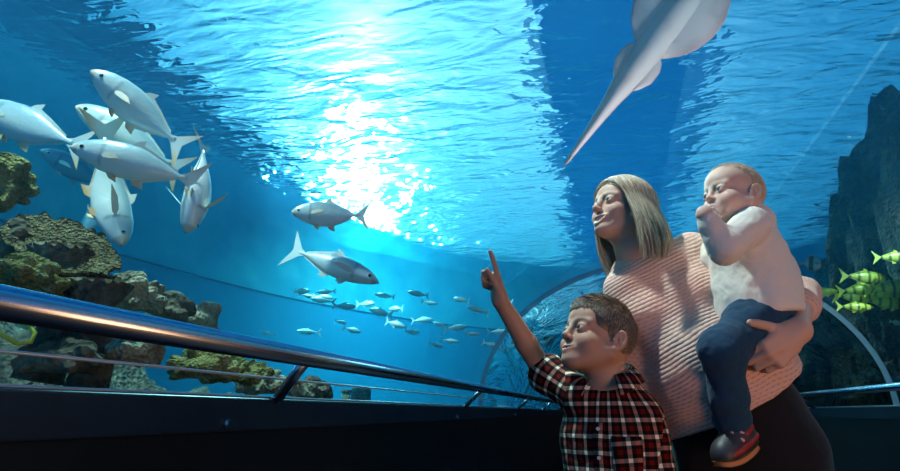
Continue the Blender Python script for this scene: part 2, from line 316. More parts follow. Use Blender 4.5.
# ================================================================ implicit modelling: smooth unions polygonised with surface nets
def V3(*a): return np.array(a if len(a) == 3 else a[0], dtype=np.float64)
def frame(origin, fwd, up, s=1.0):
    """4x4: local x = fwd, y = left, z = up"""
    f = Vector(fwd).normalized(); u = Vector(up); u = (u - f*u.dot(f)).normalized(); l = u.cross(f)
    M = np.eye(4); M[:3, 0] = np.array(f)*s; M[:3, 1] = np.array(l)*s; M[:3, 2] = np.array(u)*s; M[:3, 3] = np.array(origin); return M
ID4 = np.eye(4)
class SDF:
    def __init__(s): s.p = []
    def _add(s, fn, lo, hi, M, k, op, zone): s.p.append((fn, lo, hi, M, k, op, zone))
    def ell(s, c, r, M=ID4, k=.01, op='u', rot=None, zone=0):
        c = V3(c); r = V3(r)*np.ones(3); R = np.array(Euler(rot).to_matrix()) if rot is not None else None
        def fn(P):
            q = P - c
            if R is not None: q = q @ R
            k0 = np.sqrt(((q/r)**2).sum(-1)); k1 = np.sqrt(((q/(r*r))**2).sum(-1)) + 1e-9
            return k0*(k0-1)/k1
        m = r.max() if R is not None else r
        s._add(fn, c-m, c+m, M, k, op, zone)
    def cone(s, a, b, ra, rb, M=ID4, k=.01, op='u', flat=None, zone=0):
        """capsule with linear radius; flat=(axis, factor) makes the section an ellipse: thickness along axis times factor"""
        a = V3(a); b = V3(b); ab = b-a; L2 = max(ab @ ab, 1e-12)
        if flat is not None:
            ax = V3(flat[0]); ax = ax - ab*(ax @ ab)/L2; ax = ax/np.linalg.norm(ax); g = 1/flat[1] - 1
        def fn(P):
            q = P - a; t = np.clip((q @ ab)/L2, 0, 1); e = q - t[..., None]*ab
            if flat is not None:
                e = e + (e @ ax)[..., None]*ax*g
                return (np.sqrt((e*e).sum(-1)) - (ra + (rb-ra)*t))*(flat[1] if flat[1] < 1 else 1)
            return np.sqrt((e*e).sum(-1)) - (ra + (rb-ra)*t)
        m = max(ra, rb)*(max(1, flat[1]) if flat else 1)
        s._add(fn, np.minimum(a, b)-m, np.maximum(a, b)+m, M, k, op, zone)
    def chain(s, pts, rad, **kw):
        for i in range(len(pts)-1): s.cone(pts[i], pts[i+1], rad[i], rad[i+1], **kw)
    def half(s, c, n, k=.003, M=ID4, big=1.0):
        """cut away everything on the side the normal n points to, within big of c"""
        c = V3(c); n = V3(n)/np.linalg.norm(n)
        def fn(P): return np.maximum(-((P - c) @ n), np.sqrt(((P-c)**2).sum(-1)) - big)
        s._add(fn, c-big, c+big, M, k, 'd', 0)
    def mesh(s, h, fine=None, pad=.012):
        """h = voxel; fine = list of (lo, hi, h) boxes in which the grid lines are denser"""
        bx = []
        for fn, lo, hi, M, k, op, z in s.p:
            C = np.array([[x, y, zz] for x in (lo[0], hi[0]) for y in (lo[1], hi[1]) for zz in (lo[2], hi[2])])
            W = C @ M[:3, :3].T + M[:3, 3]; bx.append((W.min(0), W.max(0)))
        un = [b for b, p in zip(bx, s.p) if p[5] == 'u']
        lo = np.min([b[0] for b in un], 0) - pad; hi = np.max([b[1] for b in un], 0) + pad
        ax = []
        for d in range(3):
            g = [lo[d]]
            while g[-1] < hi[d]:
                st = h
                for fl, fh, fhh in (fine or []):
                    if fl[d] <= g[-1] <= fh[d]: st = min(st, fhh)
                g.append(g[-1] + st)
            ax.append(np.array(g))
        X, Y, Z = ax; Fd = np.full((len(X), len(Y), len(Z)), .05, np.float32)
        for (fn, l_, h_, M, k, op, z), (wl, wh) in zip(s.p, bx):
            e = k + 2.5*h
            i0, i1 = np.searchsorted(X, wl[0]-e), np.searchsorted(X, wh[0]+e); j0, j1 = np.searchsorted(Y, wl[1]-e), np.searchsorted(Y, wh[1]+e); k0, k1 = np.searchsorted(Z, wl[2]-e), np.searchsorted(Z, wh[2]+e)
            if i1 <= i0 or j1 <= j0 or k1 <= k0: continue
            gx, gy, gz = np.meshgrid(X[i0:i1], Y[j0:j1], Z[k0:k1], indexing='ij')
            P = np.stack([gx, gy, gz], -1); Mi = np.linalg.inv(M); sc_ = np.linalg.norm(M[:3, 0])
            d = fn(P @ Mi[:3, :3].T + Mi[:3, 3])*sc_
            A = Fd[i0:i1, j0:j1, k0:k1]; kk = max(k*sc_ if M is not ID4 else k, 1e-5)
            if op == 'u':
                q = np.maximum(kk - np.abs(A-d), 0)/kk; R = np.minimum(A, d) - q*q*kk*.25
            else:
                q = np.maximum(kk - np.abs(A+d), 0)/kk; R = np.maximum(A, -d) + q*q*kk*.25
            Fd[i0:i1, j0:j1, k0:k1] = R
        return surface_nets(Fd, X, Y, Z)
def surface_nets(Fd, X, Y, Z):
    S = Fd < 0; nx, ny, nz = Fd.shape
    c = np.zeros((nx-1, ny-1, nz-1), np.int8)
    for a in (0, 1):
        for b in (0, 1):
            for d in (0, 1): c += S[a:nx-1+a, b:ny-1+b, d:nz-1+d]
    act = (c > 0) & (c < 8); I = np.argwhere(act); idx = np.full(act.shape, -1, np.int64); idx[act] = np.arange(len(I))
    acc = np.zeros((len(I), 3)); cnt = np.zeros(len(I)); G = [X, Y, Z]
    corner = [(a, b, d) for a in (0, 1) for b in (0, 1) for d in (0, 1)]
    for p in corner:
        for d in range(3):
            if p[d]: continue
            q = list(p); q[d] = 1
            f0 = Fd[I[:, 0]+p[0], I[:, 1]+p[1], I[:, 2]+p[2]].astype(float); f1 = Fd[I[:, 0]+q[0], I[:, 1]+q[1], I[:, 2]+q[2]].astype(float)
            m = (f0 < 0) != (f1 < 0); t = np.where(m, f0/np.where(m, f0-f1, 1), 0)
            for e in range(3):
                a0 = G[e][I[:, e]+p[e]]; a1 = G[e][I[:, e]+q[e]]; acc[:, e] += np.where(m, a0 + (a1-a0)*t, 0)
            cnt += m
    Vt = acc/cnt[:, None]; faces = []
    for d in range(3):
        u, v = (d+1) % 3, (d+2) % 3
        sl0 = [slice(None)]*3; sl1 = [slice(None)]*3; sl0[d] = slice(0, -1); sl1[d] = slice(1, None)
        A, B = S[tuple(sl0)], S[tuple(sl1)]; E = np.argwhere(A != B)
        E = E[(E[:, u] > 0) & (E[:, v] > 0) & (E[:, u] < Fd.shape[u]-1) & (E[:, v] < Fd.shape[v]-1)]
        if not len(E): continue
        fl = A[E[:, 0], E[:, 1], E[:, 2]]; qs = []
        for du, dv in ((1, 1), (0, 1), (0, 0), (1, 0)):
            Cc = E.copy(); Cc[:, u] -= du; Cc[:, v] -= dv; qs.append(idx[Cc[:, 0], Cc[:, 1], Cc[:, 2]])
        Q = np.stack(qs, 1); Q[~fl] = Q[~fl][:, ::-1]; faces.append(Q)
    return Vt, np.concatenate(faces)
def smooth_verts(Vt, Fq, it=1, lam=.5):
    E = np.concatenate([Fq[:, [0, 1]], Fq[:, [1, 2]], Fq[:, [2, 3]], Fq[:, [3, 0]]])
    for _ in range(it):
        s_ = np.zeros_like(Vt); n_ = np.zeros(len(Vt))
        for a, b in ((0, 1), (1, 0)): 
            for e in range(3): s_[:, e] += np.bincount(E[:, a], Vt[E[:, b], e], len(Vt))
            n_ += np.bincount(E[:, a], minlength=len(Vt))
        Vt = Vt*(1-lam) + lam*s_/np.maximum(n_, 1)[:, None]
    return Vt
def np_obj(name, Vt, Fq, m, parent=None, origin=None):
    me = bpy.data.meshes.new(name)
    o_ = np.array(parent.location) if parent is not None else (np.zeros(3) if origin is None else np.array(origin))
    me.vertices.add(len(Vt)); me.vertices.foreach_set('co', (Vt-o_).astype(np.float32).ravel())
    me.loops.add(len(Fq)*4); me.loops.foreach_set('vertex_index', Fq.astype(np.int32).ravel())
    me.polygons.add(len(Fq)); me.polygons.foreach_set('loop_start', np.arange(len(Fq), dtype=np.int32)*4)
    me.polygons.foreach_set('use_smooth', np.ones(len(Fq), bool)); me.update(calc_edges=True); me.validate()
    if m is not None: me.materials.append(m)
    o = bpy.data.objects.new(name, me); link(o, parent)
    if parent is None: o.location = o_
    return o
def sobj(S, name, m, parent=None, h=.006, fine=None, it=1, origin=None, after=None):
    Vt, Fq = S.mesh(h, fine); Vt = smooth_verts(Vt, Fq, it)
    if after is not None: Vt = after(Vt)
    return np_obj(name, Vt, Fq, m, parent, origin), Vt
def set_uv_faces(o, Vt, Fq, segs, name='weave'):
    """weave coordinates per face corner, so that a seam between two cloth pieces stays sharp"""
    n_ = len(o.data.polygons); lv = np.empty(len(o.data.loops), np.int32); o.data.loops.foreach_get('vertex_index', lv); ls = np.empty(n_, np.int32); o.data.polygons.foreach_get('loop_start', ls); lt = np.diff(np.append(ls, len(lv)))
    fi = np.repeat(np.arange(n_), lt); cen = np.stack([np.bincount(fi, Vt[lv, d], n_) for d in range(3)], 1)/lt[:, None]
    seg = cloth_uv(cen, segs)[:, 2].astype(int); out = np.zeros((len(lv), 3), np.float32)
    for k in range(len(segs)):
        uv = cloth_uv(Vt, [segs[k]]); m_ = seg[fi] == k; out[m_] = uv[lv[m_]]
        r_ = segs[k][3]; per = 2*PI*r_; c0 = out[ls[fi], 0]; d = out[:, 0] - c0; fix = m_ & (np.abs(d) > per/2); out[fix, 0] -= np.sign(d[fix])*per
    a = o.data.attributes.new(name, 'FLOAT_VECTOR', 'CORNER'); a.data.foreach_set('vector', out.ravel())
def set_tint(o, cols):
    a = o.data.color_attributes.new('tint', 'FLOAT_COLOR', 'POINT')
    c = np.ones((len(cols), 4), np.float32); c[:, :3] = cols; a.data.foreach_set('color', c.ravel())
def set_uv(o, uv, name='weave'):
    a = o.data.attributes.new(name, 'FLOAT_VECTOR', 'POINT')
    c = np.zeros((len(uv), 3), np.float32); c[:, :uv.shape[1]] = uv; a.data.foreach_set('vector', c.ravel())
def loc(Vt, M): Mi = np.linalg.inv(M); return Vt @ Mi[:3, :3].T + Mi[:3, 3]
def wld(p, M): return V3(p) @ M[:3, :3].T + M[:3, 3]
# ---------------------------------------------------------------- heads and hands
def head_prims(S, M, kind='adult', smile=.5, mouth=.0):
    """head about .23 high in local units: x forward, y left, z up, origin between the ears at eye height"""
    ch = {'adult': 0, 'child': .55, 'baby': 1}[kind]; k = dict(M=M)
    S.ell((-.014, 0, .034), (.096, .074, .083), k=.02, **k)                                   # cranium
    S.ell((.034, 0, .035+.004*ch), (.053+.004*ch, .060, .052), k=.02, **k)                    # forehead
    S.ell((.030, 0, -.035), (.054, .054+.004*ch, .066-.010*ch), k=.025, **k)                  # face mass
    for s in (-1, 1):
        S.cone((-.004, s*.050, -.040), (.060, s*.014, -.092+.014*ch), .022+.006*ch, .017+.003*ch, k=.022, **k)    # jaw
        S.ell((.052, s*(.036), -.034-.004*ch), (.026+.005*ch, .025+.006*ch, .024+.006*ch), k=.018, **k)        # cheek
        S.cone((.081, s*.014, .014), (.066, s*.046, .014), .0085-.003*ch, .007, k=.014, **k)  # brow
    S.ell((.072, 0, -.096+.016*ch), (.017, .020, .014), k=.016, **k)                          # chin
    S.ell((.071, 0, -.064+.006*ch), (.0195, .025, .021), k=.014, **k)                          # muzzle
    for s in (-1, 1):
        S.ell((.099, s*.032, -.004), (.020, .019, .0125), k=.014, op='d', **k)                # socket
        S.ell((.0735, s*.0315, -.004), (.0150, .0155, .0150), k=.005, **k)                    # lids
        S.ell((.0925, s*.033, -.0045), (.0125, .0135, .0046+.0010*ch-.0005*smile), k=.0015, op='d', rot=(s*.1, 0, 0), **k)   # eye opening
    nz = .006*ch
    S.cone((.083, 0, .008), (.1000-.006*ch, 0, -.028+nz), .0068, .0078, k=.012, **k)          # nose bridge
    S.ell((.1025-.006*ch, 0, -.0325+nz), (.0088, .0085, .0078), k=.008, **k)
    for s in (-1, 1):
        S.ell((.0925-.005*ch, s*.0105, -.0365+nz), (.0088, .0056, .0062), k=.006, **k)
        S.ell((.0975-.006*ch, s*.0052, -.0425+nz), (.0045, .0032, .0035), k=.003, op='d', **k)
    zl = -.065+.008*ch; w_ = .023*(1-.15*ch)+.004*smile
    for s in (-1, 1):
        S.cone((.0915-.003*ch, s*.004, zl+.003), (.0775, s*w_, zl+.007*smile), .0050, .0028, k=.007, **k)
        S.cone((.0895-.003*ch, s*.004, zl-.0080-mouth*.8), (.0765, s*w_, zl+.007*smile-.002), .0056, .0028, k=.007, **k)
    if mouth > 0:
        for s in (-1, 1): S.cone((.098, s*.001, zl-.0035-mouth*.3), (.0830, s*(w_-.002), zl+.004*smile), .0018+mouth*.55, .0016, k=.002, op='d', **k)
    else:
        for s in (-1, 1): S.cone((.0975-.003*ch, 0, zl-.0025), (.0800-.003*ch, s*(w_+.003), zl+.007*smile), .0030-.0014*ch, .0024-.0012*ch, k=.002, op='d', **k)
    for s in (-1, 1):                                                                         # ears
        zo = -.006*ch; ro = (s*-.10, -.20, s*-.42)
        S.ell((-.013, s*(.077), -.006+zo), (.0195, .0070, .0305), k=.005, rot=ro, **k)
        S.ell((-.0105, s*(.0835), -.003+zo), (.0125, .0065, .0205), k=.003, op='d', rot=ro, **k)
        S.cone((-.012, s*.0785, .006+zo), (-.014, s*.080, -.012+zo), .0026, .0030, k=.004, **k)
        S.ell((.0015, s*.0745, -.010+zo), (.0045, .0050, .007), k=.004, **k)
        S.ell((-.006, s*.0755, -.031+zo), (.008, .0052, .0085), k=.006, **k)
def skin_tint(Vt, M, base, lip, brow, kind='adult', cheek=None, browcol=None):
    c = np.tile(np.array(base), (len(Vt), 1)).astype(float); L_ = loc(Vt, M); x, y, z = L_.T
    ch = {'adult': 0, 'child': .55, 'baby': 1}[kind]; zl = -.065+.008*ch; ay = np.abs(y)
    def mix(msk, col):
        m_ = np.clip(msk, 0, 1)[:, None]; c[:] = c*(1-m_) + np.array(col)*m_
    if cheek is not None: mix(.6*np.exp(-(((ay-.038)/.018)**2 + ((z+.034)/.018)**2))*(x > .02), cheek); mix(.5*np.exp(-(((y)/.012)**2 + ((z+.036)/.012)**2))*(x > .08), cheek)
    mix(.85*np.exp(-((np.maximum(ay-.016, 0)/.007)**2 + ((z-zl+.0025-.25*np.clip(ay-.01, 0, 1))/.0085)**4))*(x > .076), lip)
    bz = .0185 - .18*np.abs(ay-.034); mix(brow*np.exp(-(((ay-.032)/.019)**4 + ((z-bz)/.0042)**2))*(x > .05), browcol if browcol is not None else lip)
    mix(.75*np.exp(-(((ay-.0325)/.0165)**4 + ((z+.0045-.006)/.0022)**2))*(x > .07), (.05, .03, .025))     # lash line
    return c
def eyes(M, parent, iris, look, mats, origin=None, r=.0128):
    """eyeballs with iris and pupil as material zones"""
    for s in (-1, 1):
        c = wld((.0745, s*.0315, -.0042), M); sc_ = np.linalg.norm(M[:3, 0]); d = Vector(look).normalized()
        bm = bmesh.new(); bmesh.ops.create_uvsphere(bm, u_segments=24, v_segments=24, radius=r*sc_)
        q = d.to_track_quat('Z', 'Y').to_matrix().to_4x4()
        me = bpy.data.meshes.new('eye')
        for f in bm.faces:
            f.smooth = True; a = f.calc_center_median().normalized().z
            f.material_index = 2 if a > math.cos(math.radians(23)) else (1 if a > math.cos(math.radians(46)) else 0)
        bm.transform(Matrix.Translation(Vector(c) - parent.location) @ q); bm.to_mesh(me)
        for m_ in (mats['eyewhite'], iris, mats['pupil']): me.materials.append(m_)
        o = link(bpy.data.objects.new('eye', me), parent)
def hand_prims(S, M, side, curl, scale=1.0, thumb=(.6, .5), spread=1.0, k=.004, zone=0, tz=-.42):
    """right hand local: x towards the finger tips, y towards the thumb side (side=+1), z out of the back of the hand"""
    s = scale; T = side
    S.cone((-.01*s, 0, 0), (.035*s, T*.004*s, 0), .024*s, .030*s, M=M, k=.012*s, flat=((0, 0, 1), .55))
    S.cone((.030*s, T*.022*s, 0), (.078*s, T*.024*s, .001*s), .012*s, .0115*s, M=M, k=.012*s)
    S.cone((.030*s, 0, 0), (.082*s, T*.006*s, .002*s), .013*s, .0115*s, M=M, k=.012*s)
    S.cone((.030*s, -T*.018*s, 0), (.074*s, -T*.026*s, -.002*s), .013*s, .0105*s, M=M, k=.012*s)
    S.cone((.012*s, T*.018*s, -.006*s), (.045*s, T*.020*s, -.010*s), .015*s, .012*s, M=M, k=.012*s)
    base = [(.080, .026, 0), (.085, .008, .002), (.080, -.010, .001), (.072, -.026, -.002)]
    leng = [(.040, .024, .020), (.044, .028, .021), (.040, .026, .020), (.031, .020, .018)]
    rad = [.0094, .0094, .0088, .0078]; fan = [.10, .02, -.05, -.14]; tips = []
    for i in range(4):
        p = np.array(base[i])*s; p[1] *= T; a = 0.0; fa = fan[i]*spread*T; r = rad[i]*s
        for j in range(3):
            a += curl[i][j]
            d = np.array([math.cos(a)*math.cos(fa), math.cos(a)*math.sin(fa), -math.sin(a)])
            q = p + d*leng[i][j]*s; r2 = r*(.93 if j < 2 else .84)
            S.cone(p, q, r, r2, M=M, k=.0022*s if j else .006*s); p = q; r = r2
        tips.append((wld(p, M), wld(p-d*.004*s, M), d))
    a, b = thumb
    p = np.array([.022*s, T*.024*s, -.008*s]); dirs = [(math.cos(a), T*math.sin(a), tz), (math.cos(a-b*.5), T*math.sin(a-b*.5), tz), (math.cos(a-b), T*math.sin(a-b), tz*1.2)]
    for j, (L_, r1, r2) in enumerate(((.030, .0135, .0105), (.030, .0105, .0095), (.024, .0095, .0078))):
        d = np.array(dirs[j]); d /= np.linalg.norm(d); q = p + d*L_*s
        S.cone(p, q, r1*s, r2*s, M=M, k=.006*s if j == 0 else .0025*s); p = q
    return tips, wld(p, M)
# ================================================================ people
def dv(r, f, u): return Vector(CR*r + CF*f + Vector((0, 0, u))).normalized()
def W(px, py, d): return np.array(at(px, py, d))
def head_frame(fwd, up, s, lp, px, py, d):
    M = frame((0, 0, 0), fwd, up, s); M[:3, 3] = W(px, py, d) - (wld(lp, M)); return M
def facing(a, e): return dv(-math.cos(math.radians(a))*math.cos(math.radians(e)), -math.sin(math.radians(a))*math.cos(math.radians(e)), math.sin(math.radians(e)))
def skin_mat(name, rough=.58):
    m = mat(name, (.7, .45, .35), rough, 0, .35); b = m.node_tree.nodes['Principled BSDF']
    a = nd(m, 'ShaderNodeAttribute', attribute_name='tint'); lk(m, a.outputs['Color'], b.inputs['Base Color'])
    b.inputs['Subsurface Weight'].default_value = .12; b.inputs['Subsurface Radius'].default_value = (.012, .005, .003)
    n = nd(m, 'ShaderNodeTexNoise', Scale=320, Detail=2); lk(m, coords(m), n.inputs['Vector'])
    bp_ = nd(m, 'ShaderNodeBump', Strength=.08, Distance=.001); lk(m, n.outputs[0], bp_.inputs['Height']); lk(m, bp_.outputs[0], b.inputs['Normal'])
    return m
MS = skin_mat('skin'); EM = dict(eyewhite=mat('eye_white', (.60, .57, .56), .25), pupil=mat('pupil', (.01, .01, .01), .1))
iris_blue = mat('iris_blue', (.06, .12, .20), .15); iris_brown = mat('iris_brown', (.12, .06, .03), .15)
mteeth = mat('teeth', (.85, .82, .76), .25)
def hair_mat(name, c1, c2, c3):
    m = mat(name, c1, .42, 0, .5); b = m.node_tree.nodes['Principled BSDF']
    a = nd(m, 'ShaderNodeAttribute', attribute_name='weave'); sx = nd(m, 'ShaderNodeSeparateXYZ'); lk(m, a.outputs['Vector'], sx.inputs[0])
    lk(m, ramp(m, sx.outputs['X'], [(0, c1), (.5, c2), (1, c3)]), b.inputs['Base Color'])
    b.inputs['Anisotropic'].default_value = .5
    return m
def strands(name, paths, width, m, parent, taper=.35):
    """many thin three-sided locks in one mesh; paths (n, k, 3)"""
    P = np.array(paths, float); n, k, _ = P.shape
    T = np.gradient(P, axis=1); T /= np.linalg.norm(T, axis=2, keepdims=True) + 1e-9
    A = np.cross(T, np.random.normal(size=(n, 1, 3))); A /= np.linalg.norm(A, axis=2, keepdims=True) + 1e-9; B = np.cross(T, A)
    wd = width*(.6 + .8*np.random.rand(n, 1, 1))*np.linspace(1, taper, k)[None, :, None]**1.0
    ring = [P + wd*(A*math.cos(q) + B*math.sin(q)) for q in (0, 2.094, 4.189)]
    V_ = np.stack(ring, 2).reshape(-1, 3); i = np.arange(n)[:, None, None]*k*3; j = np.arange(k-1)[None, :, None]*3; q = np.arange(3)[None, None, :]; q2 = (q+1) % 3
    F_ = np.stack([i+j+q, i+j+q2, i+j+3+q2, i+j+3+q], -1).reshape(-1, 4)
    o = np_obj(name, V_, F_, m, parent)
    rnd = np.repeat(np.random.rand(n), k*3); set_uv(o, np.stack([rnd, np.tile(np.repeat(np.linspace(0, 1, k), 3), n)], 1)); return o
def cloth_uv(Vt, segs):
    """segs: (a, b, reference axis, radius): weave coordinates in metres around and along the nearest segment"""
    best = np.full(len(Vt), 1e9); uv = np.zeros((len(Vt), 3))
    for n, (a, b, ref, r) in enumerate(segs):
        a = V3(a); b = V3(b); ab = b-a; L_ = np.linalg.norm(ab); d = ab/L_; q = Vt - a; t = np.clip(q @ d, 0, L_)
        e = np.linalg.norm(q - t[:, None]*d, axis=1) - r
        x = V3(ref) - d*(V3(ref) @ d); x /= np.linalg.norm(x); y = np.cross(d, x)
        u = np.arctan2(q @ y, q @ x)*r; m_ = e < best; best[m_] = e[m_]
        uv[m_, 0] = u[m_]; uv[m_, 1] = (q @ d)[m_]; uv[m_, 2] = n
    return uv
def folds(o, scale=.06, strength=.012, kind='CLOUDS', depth=2):
    t = bpy.data.textures.new('folds', kind); t.noise_scale = scale
    if kind == 'CLOUDS': t.noise_depth = depth
    d = o.modifiers.new('folds', 'DISPLACE'); d.texture = t; d.strength = strength; d.mid_level = .5; d.texture_coords = 'LOCAL'
def weave_xy(m):
    a = nd(m, 'ShaderNodeAttribute', attribute_name='weave'); return a.outputs['Vector']
# ---- fabrics
def plaid():
    m = mat('plaid_cotton', (.1, .1, .1), .85, 0, .2); b = m.node_tree.nodes['Principled BSDF']
    sx = nd(m, 'ShaderNodeSeparateXYZ'); lk(m, weave_xy(m), sx.inputs[0]); cs = []
    for ax, per in (('X', .037), ('Y', .037)):
        mm = nd(m, 'ShaderNodeMath', operation='DIVIDE'); lk(m, sx.outputs[ax], mm.inputs[0]); mm.inputs[1].default_value = per
        fr_ = nd(m, 'ShaderNodeMath', operation='FRACT'); lk(m, mm.outputs[0], fr_.inputs[0])
        nv, rd, wh = (.003, .004, .020), (.50, .06, .05), (1.0, .95, .86)
        cs.append(ramp(m, fr_.outputs[0], [(0, wh), (.25, nv), (.48, rd), (.76, nv), (.90, nv)], 'CONSTANT'))
    mx = nd(m, 'ShaderNodeMix', data_type='RGBA'); mx.inputs[0].default_value = .5; lk(m, cs[0], mx.inputs[6]); lk(m, cs[1], mx.inputs[7])
    g = nd(m, 'ShaderNodeGamma', Gamma=2.7); lk(m, mx.outputs[2], g.inputs[0]); lk(m, g.outputs[0], b.inputs['Base Color'])
    n = nd(m, 'ShaderNodeTexNoise', Scale=22, Detail=3); lk(m, coords(m), n.inputs['Vector'])
    bp_ = nd(m, 'ShaderNodeBump', Strength=.5, Distance=.012); lk(m, n.outputs[0], bp_.inputs['Height']); lk(m, bp_.outputs[0], b.inputs['Normal'])
    return m
def knit():
    m = mat('pink_knit', (.80, .54, .46), .8, 0, .2); b = m.node_tree.nodes['Principled BSDF']; b.inputs['Sheen Weight'].default_value = .25
    mp_ = nd(m, 'ShaderNodeMapping'); mp_.inputs['Scale'].default_value = (1, 1, 0); lk(m, weave_xy(m), mp_.inputs['Vector'])
    wn = nd(m, 'ShaderNodeTexNoise', Scale=7, Detail=1); lk(m, coords(m), wn.inputs['Vector'])
    av = nd(m, 'ShaderNodeVectorMath', operation='MULTIPLY_ADD'); lk(m, wn.outputs['Color'], av.inputs[0]); av.inputs[1].default_value = (.008, .030, 0); lk(m, mp_.outputs[0], av.inputs[2])
    sx = nd(m, 'ShaderNodeSeparateXYZ'); lk(m, av.outputs[0], sx.inputs[0])
    def M_(op, a, b_=None, c_=None):
        q = nd(m, 'ShaderNodeMath', operation=op)
        for i, v in enumerate((a, b_, c_)):
            if v is None: continue
            if isinstance(v, (int, float)): q.inputs[i].default_value = v
            else: lk(m, v, q.inputs[i])
        return q.outputs[0]
    R_ = .0100
    vr = M_('DIVIDE', sx.outputs['Y'], R_); fv = M_('FRACT', vr); row = M_('FLOOR', vr)
    ridge = M_('SINE', M_('MULTIPLY', fv, PI))
    fu = M_('FRACT', M_('ADD', M_('DIVIDE', sx.outputs['X'], .016), M_('MULTIPLY', row, .5)))
    slot = M_('MULTIPLY', M_('LESS_THAN', fu, .45), M_('LESS_THAN', fv, .24))          # short dark slots between the rows
    bp_ = nd(m, 'ShaderNodeBump', Strength=.8, Distance=.0022); lk(m, M_('SUBTRACT', ridge, M_('MULTIPLY', slot, .8)), bp_.inputs['Height'])
    n = nd(m, 'ShaderNodeTexNoise', Scale=350, Detail=1); lk(m, coords(m), n.inputs['Vector'])
    b2_ = nd(m, 'ShaderNodeBump', Strength=.25, Distance=.001); lk(m, n.outputs[0], b2_.inputs['Height']); lk(m, bp_.outputs[0], b2_.inputs['Normal']); lk(m, b2_.outputs[0], b.inputs['Normal'])
    lk(m, ramp(m, slot, [(0, (.80, .49, .39)), (1, (.60, .34, .26))]), b.inputs['Base Color'])
    return m
def cloth(name, col, wr=.4, sc_=14, fine=500):
    m = mat(name, col, .85, 0, .2); b = m.node_tree.nodes['Principled BSDF']; b.inputs['Sheen Weight'].default_value = .15
    n = nd(m, 'ShaderNodeTexNoise', Scale=sc_, Detail=3, Distortion=.6); lk(m, coords(m), n.inputs['Vector'])
    bp_ = nd(m, 'ShaderNodeBump', Strength=wr, Distance=.02); lk(m, n.outputs[0], bp_.inputs['Height'])
    n3 = nd(m, 'ShaderNodeTexNoise', Scale=fine, Detail=1); lk(m, coords(m), n3.inputs['Vector'])
    b3 = nd(m, 'ShaderNodeBump', Strength=.2, Distance=.001); lk(m, n3.outputs[0], b3.inputs['Height']); lk(m, bp_.outputs[0], b3.inputs['Normal']); lk(m, b3.outputs[0], b.inputs['Normal'])
    return m
m_plaid = plaid(); m_knit = knit(); m_cream = cloth('cream_jersey', (.78, .70, .62), .5, 11); m_denim = cloth('denim', (.012, .050, .10), .3, 16)
m_black = cloth('black_trousers', (.008, .008, .011), .4, 9); m_shoe = mat('shoe_leather', (.03, .03, .035), .5)
# ======================================================== the woman
FW = facing(26, 17); HW = head_frame(FW, dv(.02, .1, 1), .90, (.085, .0315, -.004), 607.5, 199.0, 1.67)
base_w = W(745, 430, 1.52); OW = np.array([base_w[0], base_w[1], 0.0])
nW = np.array(dv(-.42, -.9, .1)); wideW = np.array(dv(.9, -.42, 0))       # chest normal and left to right axis
neck = W(650, 262, 1.70); shR = W(626, 290, 1.64); shL = W(694, 254, 1.70)
chest = W(664, 305, 1.68); belly = W(716, 378, 1.585); pelv = W(747, 440, 1.555)
elL = W(801, 296, 1.64); wrL = W(799, 330, 1.40); elR = shR + np.array([.0, .03, -.27]); wrR = elR + np.array([-.05, -.02, -.22])
hipz = pelv[2]; ft = {}
for s_ in (-1, 1):
    ft[s_] = (pelv + wideW*s_*.085 + [0, 0, -.03], OW + wideW*s_*.10 + np.array([0, .02, .46]), OW + wideW*s_*.11 + np.array([0, .05, .085]))
S = SDF(); head_prims(S, HW, 'adult', smile=1.15, mouth=.014)
S.chain([wld((-.018, 0, -.055), HW), (neck + wld((-.03, 0, -.10), HW))/2, neck + nW*.01], [.050, .050, .056], k=.025)
S.cone(shR, shL, .040, .042, k=.03); S.cone(neck, chest, .06, .115, k=.05, flat=(nW, .62)); S.cone(chest, belly, .125, .130, k=.05, flat=(nW, .65)); S.cone(belly, pelv, .130, .135, k=.04, flat=(nW, .65))
S.chain([shR, elR, wrR], [.038, .030, .022], k=.015)
S.chain([shL, elL, wrL], [.038, .033, .024], k=.015)
for s_ in (-1, 1):
    h_, kn, an = ft[s_]; S.chain([h_, kn, an], [.075, .048, .030], k=.02)
ML = frame(wrL, dv(-.80, -.12, -.58), dv(-.02, -.97, -.16), 1.10)      # left hand under the toddler, thumb on the near side
cl = [(.85, .8, .5), (.85, .8, .5), (.85, .8, .5), (.85, .8, .5)]
ML[:3, 3] = wrL + ML[:3, 0]*.010
S.cone(wrL, ML[:3, 3]+ML[:3, 0]*.02, .025, .026, k=.015)
tipsL, thL = hand_prims(S, ML, -1, cl, 1.0, thumb=(.80, .10), tz=.22)
MR = frame(wrR + np.array([0, 0, -.005]), (0, 0, -1), -nW, .95); hand_prims(S, MR, 1, [(.3, .3, .2)]*4, 1.0, thumb=(.5, .2))
hlo = HW[:3, 3] - .17; hhi = HW[:3, 3] + .15
body, bv_ = sobj(S, 'person', MS, None, .0065, [(hlo, hhi, .0024), (np.minimum(wrL, thL)-.10, np.maximum(wrL, thL)+.09, .0035)], 1, OW)
tint = skin_tint(bv_, HW, (.68, .42, .32), (.60, .18, .16), 1.0, 'adult', (.76, .36, .28), (.22, .13, .08))
set_tint(body, tint*np.array((.92, .90, .88)))
tag(body, 'smiling woman with blonde bob and pink knitted sweater, holding a toddler on her hip', 'person')
eyes(HW, body, iris_blue, facing(22, 14), EM)
# teeth: a curved white arc inside the open smile
b = MB(); T_ = [wld((.0865 - .42*abs(yy)**1.6*12, yy, -.0660 + .0045*(abs(yy)/.018)**2), HW) for yy in np.linspace(-.019, .019, 13)]
b.tube([Vector(t) - Vector(OW) for t in T_], .0042, 8); b.build('teeth', mteeth, body, True)
